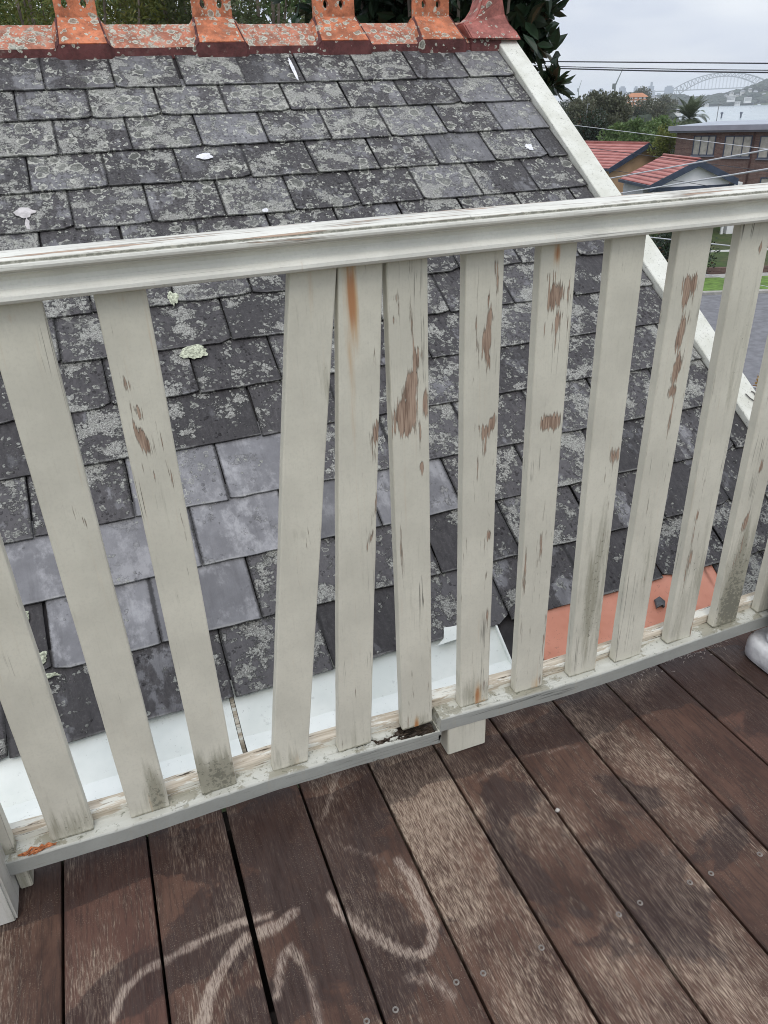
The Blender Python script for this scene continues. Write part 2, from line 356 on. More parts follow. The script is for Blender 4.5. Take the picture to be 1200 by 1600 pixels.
def terracotta_mat(name, col, lich, crust=.12):
    k = M(name, .7, .3); v = k.obj()
    n = k.noise(v, 14, 5, .65); f = k.noise(v, 90, 4, .7)
    c = k.mix(k.ss(n, .35, .65), tuple(a * .55 for a in col), tuple(min(1, a * 1.12) for a in col))
    c = k.mix(k.m('MULTIPLY', k.ss(f, .5, .7), .45), c, (.10, .055, .05))
    cst = k.ss(k.noise(k.vadd(v, (3.1, 4.2, 1.3)), 30, 7, .74), .60 - .18 * crust, .68 - .16 * crust); cg_ = k.ss(k.noise(v, 5.5, 3), .40, .62)
    c = k.mix(k.m('MULTIPLY', k.m('MULTIPLY', cst, cg_), min(1, crust * 1.5)), c, k.mix(k.ss(f, .4, .6), (.20, .20, .165), (.47, .46, .38)))
    reg = k.noise(v, 6.5, 3, .6)
    uw = k.vadd(v, k.vscale(k.vadd(k.noisec(v, 70, 3), (-.5, -.5, -.5)), .016))
    for sc, bias in ((24, -.02), (55, .08)):
        vo = k.vor(uw, sc); cc = k.n('ShaderNodeSeparateColor', {0: vo.outputs['Color']}).outputs
        e = k.m('SUBTRACT', k.m('ADD', .22, k.m('MULTIPLY', cc[1], .3)), vo.outputs['Distance'])
        pres = k.ss(k.m('SUBTRACT', k.m('ADD', k.m('MULTIPLY', k.m('SUBTRACT', reg, .5), 1.8), lich + bias), cc[0]), -.01, .01)
        ins = k.m('MULTIPLY', k.ss(e, 0., .04), pres); rim = k.m('MULTIPLY', k.m('SUBTRACT', k.ss(e, 0., .04), k.ss(e, .08, .15)), pres)
        c = k.mix(k.m('MULTIPLY', ins, .8), c, k.mix(k.ss(f, .35, .65), (.15, .16, .13), (.36, .37, .31)))
        c = k.mix(k.m('MULTIPLY', rim, .8), c, (.55, .55, .46))
    k.color(c); k.bump(k.m('ADD', n, f), .002); return k.mat
M_terra = terracotta_mat('terracotta_lichened', (.50, .19, .115), .74, .62)
M_terra_clean = terracotta_mat('terracotta_crest', (.60, .21, .105), .34, .32)
M_plum = terracotta_mat('terracotta_plum', (.40, .145, .12), .12)
M_lip = terracotta_mat('maroon_lip', (.14, .048, .046), .10)

def barge_mat():
    k = M('barge_paint', .6, .3); v = k.obj()
    n = k.noise(v, 10, 4, .6); sp = k.noise(v, 130, 4, .75); b2 = k.noise(v, 35, 5, .7)
    c = k.mix(k.ss(n, .3, .7), (.60, .60, .52), (.72, .72, .65))
    c = k.mix(k.m('MULTIPLY', k.ss(sp, .58, .66), .7), c, (.22, .215, .18))
    c = k.mix(k.m('MULTIPLY', k.ss(b2, .66, .70), .8), c, (.20, .18, .15))
    k.color(c); k.bump(sp, .001); return k.mat
M_barge = barge_mat()
def sheet_mat(name, a, b, spots):
    k = M(name, .45, .4); v = k.obj(); n = k.noise(v, 5, 4, .6); n2 = k.noise(v, 42, 5, .7)
    c = k.mix(k.ss(n, .3, .7), a, b)
    c = k.mix(k.m('MULTIPLY', k.ss(n2, .60, .70), spots), c, tuple(x * .5 for x in a))
    c = k.mix(k.m('MULTIPLY', k.ss(k.noise(v, 160, 3), .68, .74), spots), c, (.12, .10, .09))
    k.color(c); k.bump(n, .004); return k.mat
M_white = sheet_mat('white_metal', (.70, .74, .70), (.86, .885, .84), .30)
M_orange = sheet_mat('salmon_sheet', (.64, .255, .165), (.78, .35, .245), .45)

# ================================================================== 1. GROUND, WATER, HILLS
def az_el(x, y):
    d = ray(x, y); return math.atan2(d.x, d.y), math.atan2(d.z, math.hypot(d.x, d.y))
WATER_Z = -26.0
GZ = -7.3
def land(D, a):
    """ground height at distance D (m) and azimuth a (deg)"""
    z = GZ if D < 78 else GZ + (WATER_Z + 1.5 - GZ) * sstep(78, 420, D)
    east = sstep(39.6, 41.2, a)                      # the bay opens to the right
    z -= east * 6 * sstep(430, 700, D)
    west = 1 - east
    z += west * (-4 * sstep(1500, 1700, D))
    # far shore
    shore = sstep(2150, 2500, D)
    hgt = 9 + 42 * sstep(41.8, 46.6, a) + 2 * math.sin(a * 2.1)
    z += east * shore * (hgt + 4)
    z += west * sstep(1900, 2600, D) * (15 + 5 * math.sin(a * 1.3))
    z += -30 * sstep(3000, 4200, D) * (1 if east > .5 else .9)
    z += 16 * sstep(5400, 6200, D) + 6 * sstep(6000, 7000, D)
    if D > 70: z += fbm(D * .01, a * .6) * 2.2 * sstep(70, 400, D)
    return z
Ds = [0.5, 20, 45, 60, 78, 90, 110, 140, 180, 230, 290, 360, 430, 520, 650, 800, 1000, 1250, 1500, 1700, 1900, 2100, 2200, 2300, 2400, 2500, 2700, 3000, 3400, 3800, 4300, 5000, 5500, 6000, 6600, 7300, 8200]
As = [i * 6 for i in range(-30, 4)] + [24 + i * .5 for i in range(60)] + [54 + i * 6 for i in range(21)]
mb = MB(); vs = []
for D in Ds:
    for a in As: vs.append((D * math.sin(R(a)), D * math.cos(R(a)), land(D, a)))
nA = len(As); fs = []
for i in range(len(Ds) - 1):
    for j in range(nA):
        j2 = (j + 1) % nA
        fs.append((i * nA + j, i * nA + j2, (i + 1) * nA + j2, (i + 1) * nA + j))
fs = [tuple(reversed(f)) for f in fs]; mb.add(vs, fs)
def ground_mat():
    k = M('ground', .9, .2); v = k.obj(); n = k.noise(v, .12, 5, .6); f = k.noise(v, 2.5, 5, .7)
    k.color(k.mix(k.ss(f, .3, .7), (.035, .055, .022), k.mix(k.ss(n, .4, .6), (.07, .11, .03), (.10, .095, .05)))); return k.mat
tag(mb.build('ground', ground_mat()), kind='structure')
k = M('water', .22, .5); v = k.obj(); n = k.noise(k.map(v, (.01, .035, 1)), 1, 5, .6)
k.color(k.mix(k.ss(n, .35, .65), (.30, .37, .40), (.40, .46, .49))); k.bump(k.noise(k.map(v, (.35, .35, 1)), 1, 3), .12)
mb = MB(); ring = []
for D in (420, 8400):
    for i in range(48): ring.append((D * math.sin(i * math.pi / 24), D * math.cos(i * math.pi / 24), WATER_Z))
mb.add(ring, [(i, 48 + i, 48 + (i + 1) % 48, (i + 1) % 48) for i in range(48)])
tag(mb.build('water', k.mat), kind='structure')

# street: runs across the view beyond the wing
M_asph = simple('asphalt', (.17, .17, .18), .85, .18, 3)
M_conc = simple('kerb_concrete', (.34, .33, .30), .85, .2, 3)
M_grass = simple('lawn_green', (.11, .19, .035), .9, .35, 2.5)
k1 = hz(1095, 462, GZ); k2 = hz(1225, 458, GZ); sdir = (k2 - k1).normalized(); sn = Vector((-sdir.y, sdir.x, 0))
if sn.dot(k1) < 0: sn = -sn
def strip(name, d0, d1, z0, z1, mat, a0=-60, a1=60):
    m_ = MB(); m_.obox(Vector((k1.x, k1.y, 0)), sdir, sn, Vector((0, 0, 1)), a0, a1, d0, d1, z0, z1)
    return tag(m_.build(name, mat), kind='structure')
strip('road', -24, 0, GZ - .2, GZ + .02, M_asph)
strip('kerb', 0, .35, GZ - .2, GZ + .14, M_conc)
strip('lawn', .35, 3.4, GZ - .2, GZ + .12, M_grass)
strip('footpath', 3.4, 4.2, GZ - .2, GZ + .126, M_conc)

# ================================================================== 2. THE WING WITH THE SLATE ROOF
K = 1.84                                   # camera's distance from the roof plane
PIT = R(33.66)
RN = Vector((0, -math.sin(PIT), math.cos(PIT))); RS = Vector((0, math.cos(PIT), math.sin(PIT))); RX = Vector((1, 0, 0))
RO = CAM - RN * K
def RP(x, s, e=0.0): return RO + RX * x + RS * s + RN * e
def rp(px, py, e=0.0):                      # photo point -> (x, s) on the slope
    p = hit(px, py, RN, RN.dot(RO) + e); return p.x, (p - RO).dot(RS)
XR = 1.079 * K; XL = -3.2; S_R = 1.716 * K
S_RIDGE = 1.79 * K
wing = empty('house_wing', RP(0, 0), 'single gabled house wing with a lichen-spotted slate roof directly beyond the white balustrade', 'house')
courses = [.072, .175, .277, .374, .473, .572, .677, .778, .878, .979, 1.083, 1.186, 1.292, 1.395, 1.500, 1.599, 1.716]
courses = [c * K for c in courses]
mb = MB(); uvs = []; luv = []; lw_ = []; frnd = []; fclean = []
CLEAN = {(11, 0): 1, (11, 1): .92, (12, -1): 1, (12, 0): .9, (12, 1): 1, (12, 2): .75, (13, -1): .85, (13, 0): .9, (10, 0): .0, (14, 3): .1, (12, -2): .9}
def slate(x0, x1, s0, s1, e0, rnd, clean, chip=(0, 0)):
    L = s1 - s0 + .055; T = .0050
    e_b = .0112 + e0; e_t = .001
    def pt(x, s, top):
        q = (s - s0) / L; return RP(x, s, e_b + (e_t - e_b) * q - (0 if top else T))
    nb = 7; poly = []
    jit = lambda a: random.uniform(-a, a)
    sk0, sk1 = jit(.0022), jit(.0022); db = jit(.0025)
    for i in range(nb + 1):
        t = i / nb; x = x0 + (x1 - x0) * t; dy = jit(.0014) + db * (t - .5) * 2
        if i == 0: dy += chip[0]
        if i == nb: dy += chip[1]
        poly.append((x, s0 + dy))
    poly.append((x1 + sk1 + jit(.001), s0 + L * .3)); poly.append((x1 + sk1 * 1.5, s0 + L * .65)); poly.append((x1, s0 + L))
    poly.append((x0, s0 + L)); poly.append((x0 + sk0 * 1.5, s0 + L * .65)); poly.append((x0 + sk0 + jit(.001), s0 + L * .3))
    n = len(poly)
    vs = [pt(x, s, True) for x, s in poly] + [pt(x, s, False) for x, s in poly]
    fs = [tuple(range(n))] + [(i, n + i, n + (i + 1) % n, (i + 1) % n) for i in range(n)]
    mb.add(vs, fs)
    for f in fs:
        lw_.append(x1 - x0)
        for i in f:
            px_, py_ = poly[i % n]; uvs.append((px_, py_)); luv.append((px_ - x0, py_ - s0))
        frnd.append(rnd); fclean.append(clean)
white_x1 = .450 * K; or_x0, or_x1 = .502 * K, .853 * K
for ci in range(len(courses) - 1):
    s0, s1 = courses[ci], courses[ci + 1]
    c = len(courses) - 1 - ci                     # 1 = just under the ridge
    # shift alternate courses by half a slate
    j0 = (-.012 if c % 2 == 1 else .064) * K
    n0 = -14; xs = [j0 + i * .1375 * K for i in range(n0, 12)]
    if c == 1: xs[xs.index(min(xs, key=lambda a: abs(a - .263 * K)))] = .269 * K
    for i, x in enumerate(xs):
        idx = i + n0; a, b = x + .0014, x + .1375 * K - .0020
        if c == 1 and abs(a - .269 * K) < .02: b = .403 * K
        if b < XL or a > XR - .02: continue
        b = min(b, XR - .006)
        if b - a < .05: continue
        if s0 < .27 * K:
            if b < white_x1 + .02: continue
            if a < white_x1: a = white_x1 + .004
            mid = (a + b) / 2
            if or_x0 - .02 < mid < or_x1: continue
            if mid < or_x0 and b > or_x0: b = or_x0 + .01
            if mid > or_x1 and a < or_x1: a = or_x1 - .004
        cl = CLEAN.get((c, idx), 0)
        if c <= 5 and not cl and random.random() < .18: cl = random.uniform(.15, .4)
        chip = (random.choice([0, 0, 0, .004, .010]), random.choice([0, 0, 0, 0, .007, .014]))
        if c == 14 and abs(a - .343 * K) < .06: chip = (0, .02)
        slate(a, b, s0 + random.uniform(-.002, .002), s1, random.uniform(0, .0025), random.random(), cl, chip)
me = mb.mesh('slates')
u = me.uv_layers.new(name='UVMap'); u.data.foreach_set('uv', [c for p in uvs for c in p])
u2 = me.uv_layers.new(name='local'); u2.data.foreach_set('uv', [c for p in luv for c in p]); fattr(me, 'wid', lw_, 'FACE')
fattr(me, 'rnd', frnd, 'FACE'); fattr(me, 'clean', fclean, 'FACE')
link('slates', me, M_slate, wing)
# battened underlay below the slates, other slope, gable wall
mb = MB(); mb.hexa([RP(XL, .05, -.03), RP(XR, .05, -.03), RP(XR, S_RIDGE + .02, -.03), RP(XL, S_RIDGE + .02, -.03),
                    RP(XL, .05, -.010), RP(XR, .05, -.010), RP(XR, S_RIDGE + .02, -.010), RP(XL, S_RIDGE + .02, -.010)])
mb.build('roof_underlay', M_slate_edge, wing)
apex = RP(0, S_RIDGE)
mb = MB(); a0 = RP(XL, S_RIDGE, -.03); a1 = RP(XR, S_RIDGE, -.03); dn = Vector((0, math.cos(PIT), -math.sin(PIT))) * 3.3; th = Vector((0, .02, .035))
mb.hexa([a0, a1, a1 + dn, a0 + dn, a0 + th, a1 + th, a1 + dn + th, a0 + dn + th]); mb.build('rear_slope', M_slate_edge, wing)
M_render = simple('rendered_wall', (.52, .50, .44), .85, .12, 2)
mb = MB(); b0 = RP(XR - .10, .06, -.05); ap = RP(XR - .10, S_RIDGE - .02, -.05); b1 = ap + dn * .95
prof = [(b0.y, GZ - .2), (b1.y, GZ - .2), (b1.y, b1.z), (ap.y, ap.z), (b0.y, b0.z)]
vs = [(XL, y, z) for y, z in prof] + [(XR - .10, y, z) for y, z in prof]
mb.add(vs, [(0, 1, 2, 3, 4), (9, 8, 7, 6, 5)] + [(i, 5 + i, 5 + (i + 1) % 5, (i + 1) % 5) for i in range(5)])
mb.build('wall', M_render, wing)

# white metal gutter lining (two lengths) and the salmon sheet
def gutter(x0, x1, jag):
    m_ = MB(); sC = .2235 * K; n = max(2, int((x1 - x0) / .02)); th_ = .002
    low = RP(0, sC, -.004); d2 = Vector((0, -math.cos(R(7)), -math.sin(R(7)) * .4))
    rows = []
    for i in range(n + 1):
        x = x0 + (x1 - x0) * i / n
        wv = .0012 * math.sin(x * 23) + .001 * fbm(x * 9, 3)
        top = RP(x, .302 * K, -.004 + wv)
        mid = RP(x, sC + .0015 * fbm(x * 7, 1), -.004 + wv)
        bot = Vector((x, mid.y, mid.z)) + d2 * .26
        if jag and i == n: bot.x += .004
        rows.append((top, (top + mid) / 2, mid, (mid + bot) / 2, bot, bot + Vector((0, 0, .11))))
    m = 6
    vs = [p for r in rows for p in r] + [p - RN * th_ for r in rows for p in r]; fs = []
    N = len(rows) * m
    for i in range(n):
        for j in range(m - 1):
            a, b, c_, d = i * m + j, (i + 1) * m + j, (i + 1) * m + j + 1, i * m + j + 1
            fs += [(a, d, c_, b), (N + a, N + b, N + c_, N + d)]
    for j in range(m - 1): fs += [(j, j + 1, N + j + 1, N + j), (n * m + j, N + n * m + j, N + n * m + j + 1, n * m + j + 1)]
    m_.add(vs, fs); return m_.build('gutter_lining', M_white, wing)
gutter(-1.5, .056 * K, False); gutter(.0625 * K, white_x1, True)
# exposed timber seam between the two lengths
mb = MB(); mb.obox(RO, RX, RS, RN, .0568 * K, .0618 * K, .12 * K, .29 * K, -.012, -.006); mb.build('timber_seam', M_bare, wing)
# turned-up right-hand end of the white lining
mb = MB(); mb.obox(RO, RX, RS, RN, white_x1 - .001, white_x1 + .004, .10 * K, .283 * K, -.006, .010); mb.build('lining_edge', M_white, wing)
# little torn tongue of white metal lapping over the slate
mb = MB(); tp = [(.352, .268), (.365, .276), (.371, .291), (.381, .2895), (.392, .289), (.398, .27)]
mb.add([RP(a * K, b * K, .0195) for a, b in tp] + [RP(a * K, b * K, .0175) for a, b in tp], [tuple(range(5, -1, -1)), tuple(range(6, 12))] + [(i, (i + 1) % 6, 6 + (i + 1) % 6, 6 + i) for i in range(6)])
mb.build('torn_flashing', M_white, wing)
# salmon sheet
mb = MB(); nx, ny = 46, 22; vs = []
for j in range(ny + 1):
    for i in range(nx + 1):
        u_, v_ = i / nx, j / ny; x = or_x0 + (or_x1 - or_x0 + .02) * u_; s = .06 * K + (.245 * K) * v_
        if u_ > .93: x -= .02 * (v_)
        e = .004 + .0050 * fbm(u_ * 6, v_ * 3, 4)
        cr_ = abs((u_ - .90) + (v_ - .6) * .12); e += .007 * max(0, 1 - cr_ / .025)
        cr2 = abs((u_ - .66) - (v_ - .6) * .22); e += .003 * max(0, 1 - cr2 / .03)
        vs.append(RP(x, s, e))
fs = [(j * (nx + 1) + i, j * (nx + 1) + i + 1, (j + 1) * (nx + 1) + i + 1, (j + 1) * (nx + 1) + i) for j in range(ny) for i in range(nx)]
mb.add(vs, fs); o = mb.build('salmon_flashing', M_orange, wing, smooth=True)
md = o.modifiers.new('thick', 'SOLIDIFY'); md.thickness = .002; md.offset = -1

# verge capping board on the gable
mb = MB(); E0, E1 = .028, .030; xo = XR + .100
nseg = 60; vs = []
for i in range(nseg + 1):
    s = .02 * K + (1.775 * K) * i / nseg
    w1 = .0012 * fbm(s * 4, 2); w2 = .0012 * fbm(s * 5, 9)
    for x, e in ((XR + w1, -.02), (XR + w1, E0 - .003), (XR + .003 + w1, E0), (xo - .003 + w2, E1), (xo + w2, E1 - .003), (xo, -.18), (xo - .02, -.18), (xo - .022, -.02)):
        vs.append(RP(x, s, e))
fs = []
for i in range(nseg):
    for j in range(8): fs.append((i * 8 + j, i * 8 + (j + 1) % 8, (i + 1) * 8 + (j + 1) % 8, (i + 1) * 8 + j))
fs += [tuple(range(7, -1, -1)), tuple(nseg * 8 + j for j in range(8))]
mb.add(vs, fs); mb.build('bargeboard', M_barge, wing)
# bent wire and grime caught on the board
mb = MB(); pts = [rp(*q, e=.034) for q in ((1165, 615), (1172, 622), (1181, 628), (1184, 622), (1178, 613), (1174, 611))]
mb.tube([RP(a, b, .0335) for a, b in pts], .0022, 6)
pts = [rp(*q, e=.034) for q in ((1180, 634), (1184, 640), (1188, 646))]
mb.tube([RP(a, b, .034) for a, b in pts], .003, 6)
mb.build('bent_wire', simple('dull_wire', (.12, .11, .10), .6, .3, 40), wing)

# ridge: angle tiles, crested saddles, end finial
FOOT = RP(0, S_R, 0); ry, rz = FOOT.y, FOOT.z
lipH, runY, rise = .030, .130, .090
def ridge_tile(x0, x1, d=0.0):
    root = None
    # sloped faces
    yy = [(ry + .002 - d, rz + lipH + d * .4), (ry + runY - .012, rz + lipH + rise - .008 + d), (ry + runY, rz + lipH + rise + d), (ry + runY + .012, rz + lipH + rise - .008 + d), (ry + 2 * runY + d, rz + lipH + d * .4)]
    n = 8; vs = []; 
    for i in range(n + 1):
        x = x0 + (x1 - x0) * i / n
        for (y, z) in yy: vs.append((x, y + .001 * fbm(x * 9, z * 9), z + .0015 * fbm(x * 8, y * 8, 2)))
        vs.append((x, ry + 2 * runY, rz + .01)); vs.append((x, ry + .02, rz + .01))
    m = 7; fs = []
    for i in range(n):
        for j in range(m): fs.append((i * m + j, (i + 1) * m + j, (i + 1) * m + (j + 1) % m, i * m + (j + 1) % m))
    fs += [tuple(range(m)), tuple(n * m + j for j in range(m - 1, -1, -1))]
    m_ = MB(); m_.add(vs, fs); return m_
crests = [(.031, .133), (.324, .423), (.605, .73), (.860, .99)]
crests = [(rp(95, 88)[0], rp(172, 88)[0]), (rp(312, 86)[0], rp(384, 86)[0]), (rp(500, 80)[0], rp(575, 80)[0]), (rp(656, 76)[0], rp(720, 74)[0])]
step = crests[1][0] - crests[0][0]; cw = crests[0][1] - crests[0][0]
allc = [(crests[0][0] - step * i, crests[0][0] - step * i + cw) for i in range(5, 0, -1)] + crests
edges = []
for i, (a, b) in enumerate(allc):
    m0 = (a + b) / 2; prev = (allc[i - 1][0] + allc[i - 1][1]) / 2 if i else m0 - step
    edges.append((m0, prev))
for i in range(len(allc)):
    a = allc[i][1] - .03; b = (allc[i + 1][0] + .03) if i + 1 < len(allc) else XR + .01
    ridge_tile(a, b).build('ridge_tile', M_terra, wing)
    m_ = MB(); m_.box(a, b, ry - .004, ry + .016, rz - .012, rz + lipH - .001); m_.build('ridge_lip', M_lip, wing, bevel=.003)
def crest_plate(cx, w_, zb, y):
    bm = bmesh.new()
    def loop(pts):
        vs = [bm.verts.new((cx + px_, y, zb + pz)) for px_, pz in pts]
        return [bm.edges.new((vs[i], vs[(i + 1) % len(vs)])) for i in range(len(vs))]
    hw = w_ / 2; es = []
    outer = [(-hw, 0), (hw, 0), (hw * .98, .17), (hw * .80, .185), (hw * .62, .20), (hw * .55, .23)]
    outer += [(hw * .55 * math.cos(t), .235 + hw * .55 * math.sin(t)) for t in [math.pi * i / 10 for i in range(1, 10)]]
    outer += [(-hw * .55, .23), (-hw * .62, .20), (-hw * .80, .185), (-hw * .98, .17)]
    es += loop(outer)
    for hx, hzz, hr in ((-.038, .075, .0135), (.034, .075, .0135), (-.038, .135, .0135), (.034, .135, .0135), (0, .235, .016)):
        es += loop([(hx + hr * .85 * math.cos(-2 * math.pi * i / 14), hzz + hr * 1.15 * math.sin(-2 * math.pi * i / 14)) for i in range(14)])
    bmesh.ops.triangle_fill(bm, use_beauty=True, use_dissolve=True, edges=es)
    r = bmesh.ops.extrude_face_region(bm, geom=bm.faces[:])
    bmesh.ops.translate(bm, verts=[v for v in r['geom'] if isinstance(v, bmesh.types.BMVert)], vec=(0, .024, 0))
    bmesh.ops.recalc_face_normals(bm, faces=bm.faces)
    me = bpy.data.meshes.new('crest'); bm.to_mesh(me); bm.free(); return me
for a, b in allc:
    cx = (a + b) / 2; hw = (b - a) / 2; m_ = MB()
    # raised saddle: flares outward towards the foot
    t0 = (ry - .022, rz + lipH + .014); t1 = (ry + runY - .014, rz + lipH + rise + .026)
    for sgn in (1,):
        vs = [(cx - hw, t0[0], t0[1]), (cx + hw, t0[0], t0[1]), (cx + hw * .86, t1[0], t1[1]), (cx - hw * .86, t1[0], t1[1]),
              (cx - hw - .018, ry + .006, rz + lipH - .018), (cx + hw + .018, ry + .006, rz + lipH - .018), (cx + hw * .86 + .030, t1[0] + .005, t1[1] - .036), (cx - hw * .86 - .030, t1[0] + .005, t1[1] - .036)]
        m_.add(vs, [(0, 1, 2, 3), (5, 1, 0, 4)[::1], (0, 3, 7, 4), (1, 5, 6, 2), (4, 7, 6, 5), (3, 2, 6, 7)])
        yb = ry + runY + .014
        vs2 = [(x, 2 * (ry + runY) - y, z) for x, y, z in vs]
        m_.add(vs2, [(3, 2, 1, 0), (4, 0, 1, 5), (4, 7, 3, 0), (2, 6, 5, 1), (5, 6, 7, 4), (7, 6, 2, 3)])
    sd_ = m_.build('crest_saddle', M_terra_clean, wing, bevel=.004)
    m_ = MB(); q0, q1 = cx - hw, cx + hw
    m_.add([(q0, ry - .0225, rz + lipH + .013), (q1, ry - .0225, rz + lipH + .013), (q1 + .004, ry - .020, rz - .012), (q0 - .004, ry - .020, rz - .012),
            (q0 - .03, ry + .01, rz + lipH - .005), (q1 + .03, ry + .01, rz + lipH - .005), (q1 + .034, ry + .01, rz - .012), (q0 - .034, ry + .01, rz - .012)],
           [(3, 2, 1, 0), (4, 7, 3, 0)[::-1][::-1], (1, 2, 6, 5), (0, 1, 5, 4), (7, 6, 2, 3)])
    m_.build('saddle_lip', M_lip, sd_)
    # plum side cheeks
    for sg in (-1, 1):
        c0 = MB(); X = cx + sg * hw
        P = [Vector((X, t0[0] - .001, t0[1])), Vector((cx + sg * hw * .86, t1[0] - .001, t1[1])), Vector((cx + sg * (hw * .86 + .034), t1[0] + .004, t1[1] - .052)), Vector((X + sg * .024, ry + .003, rz + lipH - .02))]
        Q = [p + Vector((-sg * .004, .004, -.002)) for p in P]
        c0.hexa([P[0] + Vector((sg * .0015, -.001, .0)), P[1] + Vector((sg * .0015, -.001, 0)), P[2], P[3]] + Q); c0.build('saddle_cheek', M_lip, sd_)
    link('crest_plate', crest_plate(cx, (b - a) * .86, t1[1] - .03, ry + runY - .012), M_terra_clean, sd_)
# finial at the gable end
fy = ry + runY - .02
def fin(px, py):
    p = hit(px, py, (0, 1, 0), fy - .03); return (p.x, p.z)
prof = [fin(721, 64), fin(797, 65), fin(794, 52), fin(788, 38), fin(784, 22), fin(782, 0), fin(781, -30), fin(787, -60), fin(800, -85), fin(790, -110), fin(765, -112), fin(748, -95), fin(752, -60), fin(752, -25), fin(750, 0), fin(746, 14), fin(740, 25), fin(733, 32), fin(724, 36), fin(716, 38)]
bm = bmesh.new(); vs = [bm.verts.new((x, fy - .055, z)) for x, z in prof]; f = bm.faces.new(vs)
r = bmesh.ops.extrude_face_region(bm, geom=[f]); bmesh.ops.translate(bm, verts=[v for v in r['geom'] if isinstance(v, bmesh.types.BMVert)], vec=(0, .11, 0))
bmesh.ops.recalc_face_normals(bm, faces=bm.faces)
for v in bm.verts:                             # flare the foot towards both slopes
    t = max(0, 1 - (v.co.z - prof[0][1]) / .15)
    v.co.y += (-1 if v.co.y < fy else 1) * (.085 * t * t)
bmesh.ops.bevel(bm, geom=[e for e in bm.edges if e.calc_face_angle(0) > .7], offset=.006, segments=2, affect='EDGES')
me = bpy.data.meshes.new('finial'); bm.to_mesh(me); bm.free(); link('finial', me, M_plum, wing)
m_ = MB(); m_.box(fin(722, 60)[0], XR + .012, ry - .014, ry + .02, rz - .01, rz + .05); m_.build('finial_lip', M_lip, wing, bevel=.003)

# marks lying on the slates: droppings and leafy lichen
def blob(name, px, py, rx, rs, mat, seed, thick=.0025, stretch=None, n=26, parent=None):
    x, s = rp(px, py, .014); m_ = MB(); vs = []; rings = 4
    for k_ in range(rings + 1):
        q = k_ / rings
        for i in range(n):
            t = 2 * math.pi * i / n; r_ = 1 + .38 * fbm(math.cos(t) * 1.6 + seed, math.sin(t) * 1.6, seed) + .22 * fbm(math.cos(t) * 5, math.sin(t) * 5 + seed, 2)
            vs.append(RP(x + rx * r_ * q * math.cos(t), s + rs * r_ * q * math.sin(t), .0135 + thick * (1 - q ** 3) + .0012 * fbm(i * .9, k_ * 1.3, seed) * (1 - q)))
    fs = []
    for k_ in range(rings):
        for i in range(n): fs.append((k_ * n + i, k_ * n + (i + 1) % n, (k_ + 1) * n + (i + 1) % n, (k_ + 1) * n + i)[::-1])
    m_.add(vs, fs); return m_.build(name, mat, parent or wing, smooth=True)
M_drop = simple('dropping_white', (.74, .74, .76), .8, .15, 60)
M_dropp = simple('dropping_pink', (.52, .49, .48), .8, .2, 50)
M_ylich = simple('pale_green_lichen', (.42, .44, .33), .9, .55, 140, bump=.003)
blob('bird_dropping', 320, 244, .030, .016, M_drop, 1); blob('bird_dropping', 827, 229, .018, .020, M_drop, 3)
blob('bird_dropping', 38, 332, .032, .022, M_dropp, 5); blob('bird_dropping', 43, 350, .007, .026, M_dropp, 6)
blob('bird_dropping', 458, 107, .008, .075, M_drop, 7, .001)
blob('bird_dropping', 415, 328, .012, .010, M_drop, 11); blob('bird_dropping', 490, 348, .009, .008, M_drop, 12)
blob('lichen_patch', 303, 550, .042, .026, M_ylich, 21, .003); blob('lichen_patch', 270, 465, .017, .028, M_ylich, 22, .002)
blob('lichen_patch', 34, 963, .016, .018, M_ylich, 23, .005); blob('lichen_patch', 60, 1028, .020, .018, M_ylich, 24, .005); blob('lichen_patch', 75, 1056, .026, .006, M_ylich, 25, .004)
# broken slate shard on the salmon sheet
x, s = rp(1030, 940, .012); m_ = MB()
pl = [(-.017, -.016), (.002, -.013), (.006, -.021), (.018, -.004), (.009, .015), (-.010, .010)]
m_.add([RP(x + a, s + b, .0075) for a, b in pl] + [RP(x + a * .94, s + b * .94, .015 + .002 * math.sin(i)) for i, (a, b) in enumerate(pl)], [tuple(range(5, -1, -1)), tuple(range(6, 12))] + [(i, (i + 1) % 6, 6 + (i + 1) % 6, 6 + i) for i in range(6)])
tag(m_.build('slate_shard', simple('grey_slate_chip', (.10, .10, .105), .7, .3, 60)), 'small grey chip of broken slate lying on the salmon metal sheet', 'slate chip')

# ================================================================== 3. DECK
edges_x = [-.224, -.098, .025, .152, .276, .398, .521, .652, .773, .899]
edges_x = [e * H for e in edges_x]
while edges_x[-1] < 2.3: edges_x.append(edges_x[-1] + .1385)
while edges_x[0] > -1.2: edges_x.insert(0, edges_x[0] - .139)
def deckpt(px, py): p = hz(px, py, 0); return p.x, p.y
curls = [([(175, 1595), (185, 1565), (200, 1540), (225, 1517), (265, 1497), (320, 1467), (370, 1442), (420, 1431)], 8, .8),
         ([(318, 1600), (325, 1560), (340, 1525), (360, 1492), (385, 1465), (430, 1450), (460, 1425)], 11, .9),
         ([(433, 1560), (437, 1520), (441, 1495), (455, 1480), (470, 1500), (484, 1535), (493, 1570), (500, 1600)], 9, .75),
         ([(515, 1400), (530, 1425), (560, 1448), (600, 1472), (625, 1485), (655, 1493), (674, 1480), (677, 1450), (664, 1415), (645, 1375), (622, 1345)], 10, .8),
         ([(640, 1527), (675, 1530), (705, 1555)], 12, .55), ([(530, 1208), (517, 1240), (507, 1275)], 6, .5),
         ([(545, 1325), (575, 1335), (600, 1345)], 8, .45), ([(745, 1220), (800, 1190), (850, 1175), (905, 1165)], 6, .4)]
curls = [([deckpt(*p) for p in c], w_ * .00105, a) for c, w_, a in curls]
